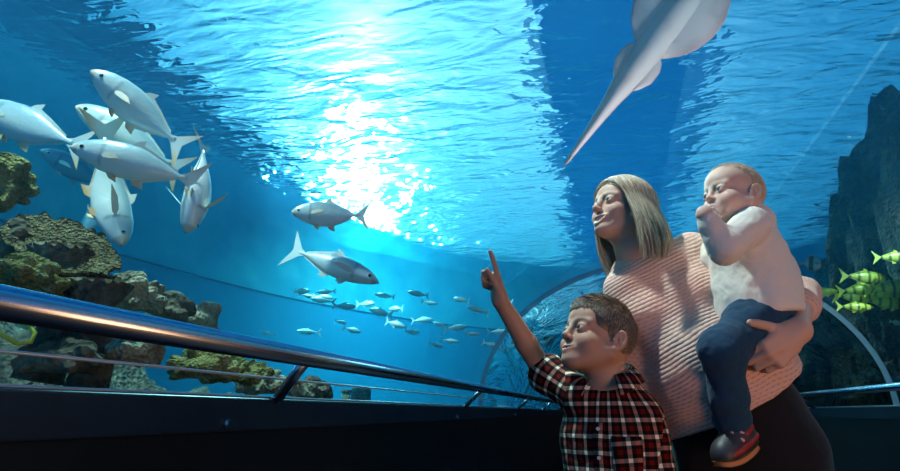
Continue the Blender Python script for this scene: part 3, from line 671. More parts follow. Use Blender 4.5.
# sweater
S = SDF()
S.cone(shR + nW*.0, shL, .056, .056, k=.03); S.cone(neck + [0, 0, -.035], chest, .085, .150, k=.05, flat=(nW, .66)); S.cone(chest, belly, .158, .185, k=.05, flat=(nW, .68)); S.cone(belly, pelv, .185, .195, k=.05, flat=(nW, .72))
S.ell(W(641, 318, 1.60), .068, k=.05); S.ell(W(694, 296, 1.60), .068, k=.05); S.ell(W(700, 365, 1.53), (.11, .10, .11), k=.08)
S.ell(W(762, 392, 1.58), (.09, .10, .09), k=.05)
S.chain([shR, elR, wrR + (elR-wrR)*.1], [.052, .042, .034], k=.02)
S.chain([shL, (shL+elL)/2, elL, elL*.72+wrL*.28], [.055, .050, .047, .044], k=.02)
S.cone(elL*.74+wrL*.26, elL*.66+wrL*.34, .047, .045, k=.004)
hc = W(738, 408, 1.5); S.half(hc, dv(.52, .05, -.86), k=.006, big=.8) if False else None
hn = np.array(dv(.50, .10, -.86)); 
def cut_hem(Vt): return Vt
ax_ = hn
S.p.append((lambda P: np.maximum(-((P-hc) @ hn), np.abs((P-(hc+hn*.25)) @ hn) - .25) - 0, hc-.6, hc+.6, ID4, .008, 'd', 0))
S.p[-1] = (lambda P: -((P-hc) @ hn) + 0*P[..., 0] if False else np.where(np.linalg.norm(P-hc, axis=-1) < .42, -((P-hc) @ hn), np.linalg.norm(P-hc, axis=-1)-.42+np.abs((P-hc) @ hn)*0+.02), hc-.45, hc+.45, ID4, .008, 'd', 0)
nk = (neck + wld((-.02, 0, -.10), HW))/2
S.cone(neck - nW*.01 + [0, 0, -.006], neck + nW*.02 + [0, 0, .10], .056, .062, k=.006, op='d')
sw, sv = sobj(S, 'sweater', m_knit, body, .0055, None, 2)
tag(sw, 'pink textured knit sweater'); folds(sw, .09, .014)
axT = belly - chest
set_uv_faces(sw, sv, None, ([(chest - axT*1.2, pelv, nW, .16), (shL*.6+elL*.4, elL, (0, 0, 1), .05), (elL, wrL, (0, 0, 1), .05), (shR*.6+elR*.4, elR, nW, .05), (elR, wrR, nW, .045)]))
# trousers and shoes
S = SDF(); S.cone(belly*.35 + pelv*.65, pelv + [0, 0, -.05], .165, .165, k=.03, flat=(nW, .74)); S.ell(pelv + wideW*.03 - nW*.02, (.12, .12, .12), k=.05)
for s_ in (-1, 1):
    h_, kn, an = ft[s_]; S.chain([h_, kn, an + [0, 0, .01]], [.098, .066, .055], k=.03)
tr_, _ = sobj(S, 'trousers', m_black, body, .009, None, 2); tag(tr_, 'black trousers')
for s_ in (-1, 1):
    an = ft[s_][2]; S = SDF(); S.cone(an + [0, 0, -.04] - nW*.03, an + [0, 0, -.048] + nW*.12, .038, .034, k=.01); S.cone(an, an + [0, 0, -.04], .04, .042, k=.02)
    S.p.append((lambda P: P[..., 2] - 0.0 if False else P[..., 2] + 0*P[..., 0], an-.3, an+.3, ID4, .003, 'd', 0)); sobj(S, 'shoe', m_shoe, body, .006, None, 1)
# blonde bob
m_blond = hair_mat('blonde_hair', (.30, .21, .13), (.58, .46, .31), (.80, .69, .52))
def bob(M, n=5600, k=26):
    paths = []; Mi = np.linalg.inv(M); up_l = Mi[:3, :3] @ np.array([0, 0, 1.0]); up_l /= np.linalg.norm(up_l)
    c0 = np.array([-.016, 0, .034]); R0 = np.array([.098, .078, .086])
    for i in range(n):
        sd = 1 if random.random() < .5 else -1
        az = math.radians(random.uniform(48, 180))*sd                   # 0 = front
        lay = random.random(); th = lay*.012
        px0 = .072 - .145*min(1, max(0, (abs(az)-math.radians(48))/2.3))**.8 + random.uniform(-.012, .012); part = .016
        R_ = R0 + th
        st = np.array([px0, part + random.uniform(-.004, .004)*1, 0.0]) - c0*[1, 1, 0]
        q = st/R_; zz = math.sqrt(max(.05, 1 - q[0]**2 - q[1]**2)); a0 = np.array([q[0], q[1], zz])
        e0 = np.array([math.cos(az), math.sin(az), -.08]); e0 /= np.linalg.norm(e0)
        om = math.acos(np.clip(a0 @ e0/np.linalg.norm(a0), -1, 1)); pts = []
        k1 = int(k*.45)
        for j in range(k1):
            t = j/k1; d = (math.sin((1-t)*om)*a0 + math.sin(t*om)*e0)/math.sin(om); pts.append(c0 + d*R_*(1 + .06*math.sin(PI*min(t*1.1, 1))*.6))
        bk_ = max(0, min(1, (abs(az)-1.0)/1.6)); L_ = random.triangular(.125, .228, .21)*(1.14 - .42*bk_) + (.01 if sd < 0 else 0); p = pts[-1].copy(); dr = (pts[-1]-pts[-2]); dr /= np.linalg.norm(dr); out_ = np.array([math.cos(az), math.sin(az), 0]); wv = np.array([out_[1], -out_[0], 0])*random.uniform(.05, .22); ph2 = 3*math.sin(az*5) + random.uniform(-.5, .5)
        nst = k - k1; step = L_/nst; ph = random.uniform(0, 6.28)
        for j in range(nst):
            t = (j+1)/nst; tgt = -up_l*1.0 + out_*((.62 if sd > 0 else .22) - 1.75*t*t*(1 if abs(az) > 1.3 else .6)) + np.array([-.10, 0, 0]) + wv*math.sin(ph2 + t*5); tgt /= np.linalg.norm(tgt)
            dr = dr*.72 + tgt*.28; dr /= np.linalg.norm(dr); p = p + dr*step
            pts.append(p + out_*.0015*math.sin(ph + t*7))
        paths.append([wld(a, M) for a in pts])
    return paths
random.seed(11)
strands('hair', bob(HW), .0013, m_blond, body, .35)
S = SDF(); S.ell((-.018, 0, .036), (.099, .078, .088), k=.01, M=HW); S.ell((.075, 0, -.035), (.07, .062, .085), k=.012, op='d', M=HW); S.ell((-.03, 0, -.10), (.07, .062, .08), k=.02, op='d', M=HW)
o_, v_ = sobj(S, 'hair_cap', m_blond, body, .004); set_uv(o_, np.full((len(v_), 2), .1))
# ======================================================== the boy
FB = facing(24, 21); sB = .93; HB = head_frame(FB, dv(.0, .05, 1), sB, (.085, .0315, -.004), 579, 326.5, 1.46)
nB = np.array(dv(-.55, -.83, 0)); wideB = np.array(dv(.83, -.55, 0))
nkB = W(613, 388, 1.50); OB = np.array([nkB[0], nkB[1]+.0, 0.0])
shRB = W(582, 397, 1.50); shLB = W(640, 418, 1.46); chB = (shRB+shLB)/2 + [0, .01, -.07]; beB = chB + [0, 0, -.17]; peB = beB + [0, 0, -.15]
elRB = W(543, 371, 1.60); wrRB = W(500, 300, 1.53); elLB = shLB + np.array([.03, -.03, -.21]); wrLB = elLB + np.array([-.03, -.06, -.17])
S = SDF(); head_prims(S, HB, 'child', smile=.6, mouth=0)
S.chain([wld((-.02, 0, -.05), HB), (nkB + wld((-.02, 0, -.09), HB))/2, nkB], [.042*sB/.88, .040, .046], k=.02)
S.cone(shRB, shLB, .034, .036, k=.03); S.cone(nkB, chB, .05, .095, k=.04, flat=(nB, .65)); S.cone(chB, peB, .095, .095, k=.04, flat=(nB, .68))
S.chain([shRB, elRB], [.034, .030], k=.015); S.chain([elRB, elRB*.6+wrRB*.4, wrRB], [.029, .028, .0195], k=.01)
S.chain([shLB, elLB, wrLB], [.033, .027, .019], k=.015)
MB_ = frame(wrRB, dv(-.20, .05, .97), dv(.90, .30, .2), .76)
S.cone(wrRB, wrRB + MB_[:3, 0]*.02, .0195, .021, k=.01)
tipsB, thB = hand_prims(S, MB_, 1, [(.08, .05, .04), (1.25, 1.75, 1.0), (1.3, 1.75, 1.0), (1.35, 1.75, 1.0)], 1.0, thumb=(.35, .1))
MB2 = frame(wrLB, (0, 0, -1), -nB, .78); hand_prims(S, MB2, -1, [(.3, .3, .2)]*4, 1.0, thumb=(.5, .2))
for s_ in (-1, 1): S.chain([peB + wideB*s_*.06, OB + wideB*s_*.07 + [0, 0, .33], OB + wideB*s_*.075 + [0, .03, .07]], [.062, .042, .028], k=.02)
boy, bv2 = sobj(S, 'person', MS, None, .006, [(HB[:3, 3]-.14, HB[:3, 3]+.13, .0022), (np.minimum(wrRB, tipsB[0][0])-.045, np.maximum(wrRB, tipsB[0][0])+.045, .0020)], 1, OB)
set_tint(boy, skin_tint(bv2, HB, (.52, .29, .20), (.46, .17, .14), 1.0, 'child', (.58, .26, .18), (.12, .07, .05)))
tag(boy, 'boy in a checked shirt pointing up at the fish with his raised right hand', 'person')
eyes(HB, boy, iris_brown, facing(8, 16), EM)
S = SDF()                                                                            # shirt
S.cone(shRB, shLB, .046, .048, k=.03); S.cone(nkB + [0, 0, -.02], chB, .062, .118, k=.04, flat=(nB, .70)); S.cone(chB, peB + [0, 0, .0], .120, .128, k=.04, flat=(nB, .74))
S.chain([shRB, elRB*.80+shRB*.20], [.047, .050], k=.02); S.cone(elRB*.74+shRB*.26, elRB*.86+shRB*.14, .052, .054, k=.004)
S.chain([shLB, shLB*.3+elLB*.7], [.048, .052], k=.02); S.cone(shLB*.32+elLB*.68, shLB*.24+elLB*.76, .054, .055, k=.004)
S.cone(elRB*.82+shRB*.18, elRB*1.15-shRB*.15, .034, .036, k=.004, op='d')
S.cone(nkB + [0, 0, -.010] + nB*.010, nkB + [0, 0, .09] + nB*.02, .046, .058, k=.006, op='d')
sh, sv = sobj(S, 'shirt', m_plaid, boy, .0045, None, 1); tag(sh, 'checked shirt in navy, red and white'); folds(sh, .05, .010)
set_uv_faces(sh, sv, None, ([(chB + [0, 0, .12], peB, nB, .115), (shRB, elRB*1.1-shRB*.1, (0, 0, 1), .050), (shLB, elLB, nB, .050)]))
def plaid_bits(name, verts, faces, a, b_, ref, r, parent=sh):
    V_ = np.array(verts); o = np_obj(name, V_, np.array(faces), m_plaid, boy); o.parent = parent
    set_uv(o, cloth_uv(V_, [(a, b_, ref, r)])); so_ = o.modifiers.new('thickness', 'SOLIDIFY'); so_.thickness = .003; so_.offset = 1; return o
# collar: a folded band round the neck, open at the throat
cv, cf = [], []; nn_ = 36
for i in range(nn_+1):
    a = math.radians(28 + (360-56)*i/nn_); d = nB*math.cos(a) + wideB*math.sin(a); bk = (1-math.cos(a))/2; tipf = math.exp(-((min(i, nn_-i))/4.0)**2)
    cN = nkB + nB*(.010) + np.array([0, 0, .010 + .018*bk])
    inn = cN + d*(.052) + np.array([0, 0, .002+.012*bk]); top = cN + d*(.055) + np.array([0, 0, .014+.020*bk]); low = cN + d*(.080 + .016*tipf) + np.array([0, 0, -.010+.004*bk - .022*tipf])
    cv += [inn, top, (top*.6+low*.4) + d*.002, low]
for i in range(nn_):
    for j in range(3): q = i*4+j; cf.append((q, q+1, q+5, q+4))
plaid_bits('collar', cv, cf, chB + [0, 0, .12], peB, nB, .115)
# button placket, buttons and breast pocket
from mathutils.bvhtree import BVHTree
_dg = bpy.context.evaluated_depsgraph_get(); bvh_sh = BVHTree.FromObject(sh, _dg)
def on_shirt(u, z, off=.004):
    a = u/.10; d = nB*math.cos(a) + wideB*math.sin(a); c = np.array([chB[0], chB[1], z]); h_ = bvh_sh.ray_cast(Vector(c + d*.4 - OB), Vector(-d))
    return np.array(h_[0]) + np.array(h_[1])*off + OB if h_[0] is not None else c + d*.1
pv, pf = [], []
for i in range(13):
    z = chB[2] + .035 - .022*i
    for j, u in enumerate((-.014, 0, .014)): pv.append(on_shirt(u, z, .003))
for i in range(12):
    for j in range(2): q = i*3+j; pf.append((q, q+1, q+4, q+3))
plaid_bits('placket', pv, pf, chB + [.013, 0, .12], peB, nB, .10)
mbtn = mat('shirt_button', (.75, .73, .70), .3)
for i in range(4):
    p = on_shirt(0, chB[2] + .02 - .062*i, .008); b = MB(); b.tube([Vector(p - OB - nB*.002), Vector(p - OB + nB*.002)], .0042, 12); o = b.build('button', mbtn, sh); 
pv, pf = [], []
for i in range(7):
    for j in range(7): pv.append(on_shirt(.030 + .062*j/6, chB[2] + .005 - .075*i/6 - (.010*(1-abs(j-3)/3) if i == 6 else 0), .003))
for i in range(6):
    for j in range(6): q = i*7+j; pf.append((q, q+1, q+8, q+7))
plaid_bits('breast_pocket', pv, pf, chB + [.02, .01, .14], peB + [.05, 0, 0], nB + wideB, .10)
S = SDF(); S.cone(peB + [0, 0, .03], peB + [0, 0, -.03], .108, .108, k=.02, flat=(nB, .75))
for s_ in (-1, 1): S.chain([peB + wideB*s_*.06, OB + wideB*s_*.07 + [0, 0, .33], OB + wideB*s_*.075 + [0, .03, .085]], [.078, .056, .048], k=.02)
sobj(S, 'trousers', cloth('navy_trousers', (.02, .03, .06)), boy, .009, None, 1)
for s_ in (-1, 1):
    an = OB + wideB*s_*.075 + [0, .03, .075]; S = SDF(); S.cone(an + [0, 0, -.035] - nB*.02, an + [0, 0, -.042] + nB*.10, .034, .030, k=.01); S.cone(an, an + [0, 0, -.03], .036, .036, k=.02)
    S.p.append((lambda P: P[..., 2] + 0, an-.3, an+.3, ID4, .003, 'd', 0)); sobj(S, 'shoe', m_shoe, boy, .006, None, 1)
# short hair: cropped sides, longer top combed forward
m_brown = hair_mat('brown_hair', (.05, .034, .024), (.17, .12, .08), (.46, .36, .26))
def scalp(M, n, zone, length, lift, flow, jit, k=6, c0=(-.008, 0, .035), R0=(.102, .0745, .0855)):
    paths = []; c0 = np.array(c0); R0 = np.array(R0)
    while len(paths) < n:
        d = np.random.normal(size=3); d /= np.linalg.norm(d); p = c0 + d*R0*.985
        if not zone(p): continue
        nrm = d/R0; nrm /= np.linalg.norm(nrm); f = np.array(flow(p)) + np.random.normal(size=3)*jit; f = f - nrm*(f @ nrm); f /= np.linalg.norm(f)
        L_ = length(p)*random.uniform(.75, 1.15); lf = lift(p); pts = []; q = p.copy(); dr = nrm*lf + f; dr /= np.linalg.norm(dr)
        for j in range(k):
            pts.append(wld(q, M)); dr = dr + f*.18 - nrm*.12; dr /= np.linalg.norm(dr); q = q + dr*L_/k
            e = (q-c0)/R0; m_ = np.linalg.norm(e)
            if m_ < 1.01: q = c0 + e/m_*1.015*R0
        paths.append(pts)
    return paths
def zoneB(p):
    x, y, z = p
    if x > .0: return x < np.interp(z + .004*math.sin(y*260), [-.01, .0, .02, .034, .046, .058, .066], [.008, .014, .026, .040, .056, .074, .12])
    return z > -.045 - .0*x and not (abs(y) > .055 and z < .020 and x > -.032)
top = lambda p: np.clip((p[2]-.062)/.03, 0, 1)
strands('hair', scalp(HB, 16000, zoneB, lambda p: .010 + .028*top(p), lambda p: .24 + .62*top(p), lambda p: (.9*top(p)+.05, -.5*top(p), -1.0*(1-top(p))), .16), .0009, m_brown, boy, .4)
S = SDF(); S.ell((-.015, 0, .036), (.0965, .075, .0855), k=.01, M=HB); S.ell((.032, 0, .036), (.0555, .0615, .0535), k=.02, M=HB); S.ell((.110, 0, -.030), (.080, .10, .090), k=.004, op='d', M=HB); S.ell((-.002, 0, -.075), (.05, .10, .075), k=.012, op='d', M=HB); S.ell((-.05, 0, -.11), (.09, .09, .09), k=.012, op='d', M=HB)
o_, v_ = sobj(S, 'hair_cap', m_brown, boy, .004); set_uv(o_, np.full((len(v_), 2), .1))
# ======================================================== the toddler
FT = facing(17, 8); sT = .79; HT = head_frame(FT, dv(.02, .1, 1), sT, (.085, .0315, -.004), 718.5, 188.5, 1.50)
OT = np.array(W(760, 322, 1.50))
nT = np.array(dv(-.93, -.36, 0)); sdT = np.array(dv(-.36, .93, 0))           # belly faces left; her right side is away from the camera
nkT = W(741, 221, 1.545); chT = W(746, 250, 1.545); beT = W(754, 296, 1.52); hpT = W(758, 318, 1.50)
shT = W(752, 224, 1.47); elT = W(724, 248, 1.40); wrT = W(705, 214, 1.415)
shT2 = W(733, 232, 1.62); elT2 = W(716, 252, 1.64); wrT2 = W(712, 262, 1.60)
kneeT = W(721, 350, 1.395); ankT = W(732, 419, 1.42); hipT = W(756, 322, 1.455)
hip2 = hpT + sdT*.05; knee2 = W(772, 345, 1.70); ank2 = W(778, 400, 1.76)
S = SDF(); head_prims(S, HT, 'baby', smile=-.3, mouth=0)
S.chain([wld((-.02, 0, -.05), HT), nkT], [.036, .038], k=.02); S.cone(nkT, chT, .05, .062, k=.03); S.cone(chT, hpT, .066, .066, k=.03)
S.chain([shT, elT, wrT], [.028, .025, .019], k=.01); S.chain([shT2, elT2, wrT2], [.028, .024, .018], k=.01)
S.chain([hipT, kneeT, ankT], [.05, .035, .024], k=.015); S.chain([hip2, knee2, ank2], [.05, .035, .024], k=.015)
mth = wld((.098, .004, -.066), HT); hd = mth - wrT; MT = frame(wrT - hd*.02, Vector(hd), dv(-.55, -.6, .3), .52)
hand_prims(S, MT, -1, [(.7, 1.5, .9), (.7, 1.5, .9), (.8, 1.5, .9), (.8, 1.5, .9)], 1.0, thumb=(.15, -.2)); S.cone(wrT, wrT + MT[:3, 0]*.02, .018, .016, k=.01)
MT2 = frame(wrT2, dv(-.3, -.2, -1), dv(-.9, 0, 0), .50); hand_prims(S, MT2, 1, [(.5, .6, .3)]*4, 1.0, thumb=(.4, .1))
baby, bv3 = sobj(S, 'person', MS, None, .0055, [(HT[:3, 3]-.125, HT[:3, 3]+.12, .0021), (np.minimum(wrT, mth)-.03, np.maximum(wrT, mth)+.03, .0021)], 1, OT)
tn = skin_tint(bv3, HT, (.72, .46, .36), (.60, .26, .22), .35, 'baby', (.80, .40, .30), (.45, .32, .20))
Lh = loc(bv3, HT); hm = np.clip((Lh[:, 2]-.045+.5*np.maximum(Lh[:, 0], 0))/.02, 0, 1)*.0 + np.clip((.02-Lh[:, 0])/.03, 0, 1)*np.clip((Lh[:, 2]+.03)/.02, 0, 1)*(Lh[:, 2] > -.05)
hm = (hm*.45)[:, None]; tn = tn*(1-hm) + np.array((.55, .42, .28))*hm
set_tint(baby, tn); tag(baby, 'fair-haired toddler in cream top and jeans sucking its fist, held on the woman\'s hip', 'person')
eyes(HT, baby, iris_blue, facing(2, 14), EM)
S = SDF()                                                                            # cream long-sleeved top
S.cone(nkT + [0, 0, -.02], chT, .060, .082, k=.03); S.cone(chT, beT, .084, .100, k=.03); S.cone(beT, beT*.4+hpT*.6, .100, .106, k=.02)
S.ell(W(778, 280, 1.55), (.05, .05, .075), k=.05)
S.ell(W(745, 221, 1.54), (.07, .055, .045), k=.03); S.chain([shT, elT, wrT*.76+elT*.24], [.045, .037, .026], k=.018); S.cone(wrT*.66+elT*.34, wrT*.84+elT*.16, .029, .026, k=.004); S.chain([shT2, elT2, wrT2*.85+elT2*.15], [.045, .038, .030], k=.015)
hT = W(755, 316, 1.46); nh = np.array(dv(.10, 0, -1))
S.p.append((lambda P: -((P-hT) @ nh) + 0, hT-.14-[0, 0, .1], hT+.14, ID4, .006, 'd', 0))
S.cone(nkT + nT*.01 + [0, 0, -.005], nkT + nT*.02 + [0, 0, .07], .038, .06, k=.005, op='d')
tp, _ = sobj(S, 'top', m_cream, baby, .0045, None, 2); tag(tp, 'cream long-sleeved jersey top'); folds(tp, .05, .009); folds(tp, .14, .012)
S = SDF()                                                                            # jeans
S.cone(beT*.3+hpT*.7, hpT + [0, 0, -.03], .088, .088, k=.03); S.chain([hipT, kneeT, kneeT*.35+ankT*.65, ankT], [.060, .047, .040, .038], k=.03); S.cone(ankT + (kneeT-ankT)*.07, ankT + (kneeT-ankT)*.01, .043, .043, k=.003)
S.chain([hip2, knee2, ank2], [.062, .046, .038], k=.03); S.ell(hipT + nT*.02 + [0, 0, .0], (.055, .055, .05), k=.03)
jn, _ = sobj(S, 'jeans', m_denim, baby, .0045, None, 2); tag(jn, 'blue denim jeans'); folds(jn, .04, .010)
# shoes: dark red with black straps, pale sole
m_sred = mat('shoe_red', (.30, .02, .02), .5); m_sole = mat('shoe_sole', (.55, .22, .07), .6); m_pink = mat('shoe_pink', (.75, .35, .45), .5)
def shoe(an, toe, up, sc_=1.0):
    M = frame(an, toe, up, sc_); S = SDF(); k = dict(M=M)
    S.cone((-.018, 0, -.030), (.060, 0, -.036), .030, .028, k=.012, **k); S.cone((-.012, 0, .012), (-.008, 0, -.03), .031, .032, k=.015, **k); S.cone((.0, 0, -.012), (.045, 0, -.028), .028, .026, k=.015, **k)
    S.p.append((lambda P: P[..., 2] + .052, V3(-.2, -.2, -.2), V3(.2, .2, .2), M, .003, 'd', 0)); S.cone((-.012, 0, .02), (-.012, 0, .06), .024, .028, op='d', k=.004, **k)
    o, v_ = sobj(S, 'shoe', m_shoe, baby, .0032, None, 1); tag(o, 'dark shoe with red panels and an orange sole')
    S = SDF(); S.cone((-.020, 0, -.054), (.064, 0, -.054), .034, .031, k=.004, **k); S.p.append((lambda P: P[..., 2] + .0500, V3(-.2, -.2, -.2), V3(.2, .2, .2), M, .002, 'd', 0)) if False else None
    S.p.append((lambda P: P[..., 2]*-1 - .050, V3(-.2, -.2, -.050), V3(.2, .2, .2), M, .002, 'd', 0)) if False else None
    Vs = []; Fs = []; nn2 = 40
    for zz in (-.049, -.060):
        for i in range(nn2):
            a = 2*PI*i/nn2; cx = .022 + .066*math.cos(a); wy = (.031 + .003*math.cos(a))*math.copysign(abs(math.sin(a))**.8, math.sin(a)); Vs.append(wld((cx, wy, zz + .010*max(0, math.cos(a))**3), M) - OT)
    for i in range(nn2): Fs.append((i, (i+1) % nn2, nn2+(i+1) % nn2, nn2+i))
    Fs += [tuple(range(nn2)), tuple(range(2*nn2-1, nn2-1, -1))]
    so_ = mobj('sole', Vs, Fs, m_sole, o, False); bevel(so_, .003, 3)
    def patch(nm, pts, r, m_, fl=.5):
        S = SDF(); S.chain([V3(p) for p in pts], r, k=.004, M=M); oo, _ = sobj(S, nm, m_, baby, .0028, None, 1); oo.parent = o; return oo
    for sy in (-1, 1):
        patch('side_panel', [(-.026, sy*.0270, -.028), (.005, sy*.0300, -.032), (.035, sy*.0280, -.034), (.060, sy*.0215, -.036)], [.0085, .0075, .0085, .0085], m_sred)
        patch('heel_panel', [(-.022, sy*.0265, -.006), (.002, sy*.029, -.012)], [.0085, .0075], m_sred)
    patch('strap', [(.020, -.029, -.020), (.027, -.015, -.002), (.028, 0, .004), (.027, .015, -.002), (.020, .029, -.020)], [.005]*5, m_pink)
    patch('pull_tab', [(.020, -.008, .020), (.022, .0, .026), (.020, .008, .020)], [.004]*3, m_pink)
    patch('ankle_badge', [(.004, .0295, -.003), (.010, .0295, .002), (.016, .0275, -.003), (.010, .0288, -.008), (.004, .0295, -.003)], [.0022]*5, m_pink)
shoe(ankT + [0, 0, -.020], dv(-.80, -.42, -.36), dv(-.28, -.12, .95), 1.05)
shoe(ank2 + [0, 0, -.02], dv(-.6, .3, -.6), dv(-.5, 0, .75), .95)
# ear stud and downy hair
S = SDF(); S.ell((-.006, .0775, -.036), .0034, M=HT, k=.001); sobj(S, 'ear_stud', mat('gold', (.9, .65, .25), .2, 1), baby, .0012, None, 0)
m_down = hair_mat('downy_hair', (.50, .38, .25), (.66, .54, .38), (.80, .70, .55))
def zoneT(p):
    x, y, z = p; return (x < np.interp(z, [-.03, .0, .05, .07, .09], [-.03, -.012, .0, .03, .07])) and not (abs(y) > .058 and z < .018 and x > -.03)
np.random.seed(3)
strands('hair', scalp(HT, 5200, zoneT, lambda p: .016, lambda p: .22, lambda p: (-.5, 0, -.5+.5*(p[2] > .09)), .25, 5), .0004, m_down, baby, .3)
# ================================================================ reef and fish
def tint_mat(name, rough, metal=0.0, spec=.5, bump=0, bs=60, coat=0):
    m = mat(name, (.5, .5, .5), rough, metal, spec); b = m.node_tree.nodes['Principled BSDF']
    a = nd(m, 'ShaderNodeAttribute', attribute_name='tint'); lk(m, a.outputs['Color'], b.inputs['Base Color']); b.inputs['Coat Weight'].default_value = coat
    if bump:
        n = nd(m, 'ShaderNodeTexVoronoi', Scale=bs); lk(m, coords(m), n.inputs['Vector']); bp_ = nd(m, 'ShaderNodeBump', Strength=bump, Distance=.003); lk(m, n.outputs['Distance'], bp_.inputs['Height']); lk(m, bp_.outputs[0], b.inputs['Normal'])
    return m
m_silver = tint_mat('silver_scales', .35, .08, .6, .15, 90, .2); m_fin = tint_mat('fin', .5); m_fin.node_tree.nodes['Principled BSDF'].inputs['Transmission Weight'].default_value = 0
m_fisheye = mat('fish_eye', (.02, .02, .02), .08); m_eyering = mat('fish_eye_ring', (.75, .75, .6), .25, .4)
def lerp(tab, s): return float(np.interp(s, [a for a, _ in tab], [b for _, b in tab]))
PROF = dict(
    permit=dict(top=[(0, 0), (.02, .035), (.07, .078), (.14, .115), (.25, .148), (.38, .160), (.5, .148), (.62, .105), (.72, .056), (.80, .024), (.86, .022)],
                bot=[(0, 0), (.02, .030), (.07, .060), (.14, .092), (.25, .130), (.38, .152), (.5, .142), (.62, .100), (.72, .052), (.80, .022), (.86, .020)],
                wid=[(0, 0), (.02, .022), (.07, .045), (.14, .060), (.25, .074), (.38, .076), (.5, .064), (.62, .045), (.72, .026), (.80, .014), (.86, .006)]),
    disc=dict(top=[(0, 0), (.03, .04), (.08, .10), (.16, .22), (.28, .32), (.42, .36), (.56, .32), (.68, .20), (.76, .08), (.82, .05), (.88, .05)],
              bot=[(0, 0), (.03, .03), (.08, .08), (.16, .19), (.28, .29), (.42, .34), (.56, .31), (.68, .19), (.76, .07), (.82, .05), (.88, .05)],
              wid=[(0, 0), (.03, .02), (.08, .045), (.16, .06), (.28, .07), (.42, .07), (.56, .055), (.68, .035), (.76, .02), (.82, .012), (.88, .006)]))
def fish(name, label, cat, nose, tail, dors, kind='permit', hs=1.0, ws=1.0, bend=0.0, col=((.36, .50, .54), (.92, .92, .88), (1.0, .42, .03)), bars=0, group=None, detail=True, pec=1.0):
    nose = Vector(nose); tail = Vector(tail); L_ = (nose-tail).length; M = Matrix(frame(nose, nose-tail, dors, L_).tolist())
    root = empty(name, (nose+tail)/2); tag(root, label, cat, group); off = -root.location
    pr = PROF[kind]; back, belly, fin = [np.array(c) for c in col]
    def P_(s, y, z):                                                # s from the nose to the tail tip, bent sideways
        q = max(s-.25, 0); return M @ Vector((-s, y + bend*q*q + bend*.12*s, z)) + off
    ns, nr = (34, 20) if detail else (12, 8); V_ = []; F_ = []; C_ = []
    ss = [.86*(i/(ns-1))**1.15 for i in range(ns)]
    for s_ in ss:
        t, b_, w_ = lerp(pr['top'], s_)*hs, lerp(pr['bot'], s_)*hs, lerp(pr['wid'], s_)*ws
        for j in range(nr):
            a = 2*PI*j/nr; zc = math.cos(a); y = math.sin(a); yy = math.copysign(abs(y)**.9, y)*w_*(1 - .25*zc*zc)
            V_.append(P_(s_, yy, (t if zc > 0 else b_)*zc)); f_ = np.clip((zc+.15)/.9, 0, 1)**1.2
            c = belly*(1-f_) + back*f_
            if s_ < .07: c = c*.6 + fin*.4*(.8 if zc > -.2 else .3)
            if kind == 'permit' and detail and abs(s_-.215-.03*(1-zc*zc)) < .011 and abs(zc) < .75: c = c*.62
            if bars:
                k_ = math.sin((s_)*bars)
                if k_ > .45: c = c*.22
            C_.append(c)
    for i in range(ns-1):
        for j in range(nr): F_.append((i*nr+j, (i+1)*nr+j, (i+1)*nr+(j+1) % nr, i*nr+(j+1) % nr))
    F_.append(tuple(range(nr))); F_.append(tuple((ns-1)*nr+j for j in range(nr-1, -1, -1)))
    o = mobj('body', V_, F_, m_silver, root); set_tint(o, np.array(C_))
    def finm(nm, outl, tipf, y0=0.0, out=None, th=.005, parent=root):
        n = len(outl); V2 = []; C2 = []
        for sgn in (1, -1):
            for (s_, z_) in outl:
                if out is None: V2.append(P_(s_, y0 + sgn*th*.5, z_))
                else: V2.append(P_(s_, y0 + out[0]*(s_-outl[0][0]) + sgn*th*.5*out[1], z_ + sgn*th*.5))
                k_ = tipf(s_, z_); C2.append(belly*.92*(1-k_) + fin*k_)
        F2 = [tuple(range(n)), tuple(range(2*n-1, n-1, -1))] + [(i, n+i, n+(i+1) % n, (i+1) % n) for i in range(n)]
        f_ = mobj(nm, V2, F2, m_fin, parent, False); set_tint(f_, np.array(C2)); return f_
    tp_ = [(.80, .020), (.85, .045), (.92, .115), (1.0, .195), (.975, .12), (.945, .045), (.93, .0), (.945, -.045), (.975, -.12), (1.0, -.195), (.92, -.115), (.85, -.045), (.80, -.020)]
    finm('tail_fin', [(a, b_*(1 if kind == 'permit' else .75)) for a, b_ in tp_], lambda s_, z_: np.clip((abs(z_)-.05)/.12, 0, 1)*(1.0 if z_ < 0 else .6))
    tz = lambda s_: lerp(pr['top'], s_)*hs; bz_ = lambda s_: -lerp(pr['bot'], s_)*hs
    if kind == 'permit':
        finm('dorsal_fin', [(.40, tz(.40)-.02), (.44, tz(.44)+.035), (.505, tz(.5)+.075*hs), (.50, tz(.5)+.022), (.60, tz(.6)+.018), (.78, tz(.78)+.014), (.79, tz(.79)-.008), (.6, tz(.6)-.02)], lambda s_, z_: .15)
        finm('anal_fin', [(.46, bz_(.46)+.02), (.50, bz_(.5)-.040), (.575, bz_(.55)-.075*hs), (.56, bz_(.56)-.018), (.66, bz_(.66)-.014), (.78, bz_(.78)-.010), (.79, bz_(.79)+.008), (.6, bz_(.6)+.02)], lambda s_, z_: .9 if z_ < bz_(.5)-.02 else .2)
    else:
        finm('dorsal_fin', [(.30, tz(.30)-.02), (.45, tz(.45)+.05), (.62, tz(.6)+.07), (.74, tz(.70)+.03), (.74, tz(.74)-.02)], lambda s_, z_: .5)
        finm('anal_fin', [(.40, bz_(.40)+.02), (.52, bz_(.52)-.05), (.64, bz_(.62)-.06), (.74, bz_(.70)-.03), (.74, bz_(.74)+.02)], lambda s_, z_: .5)
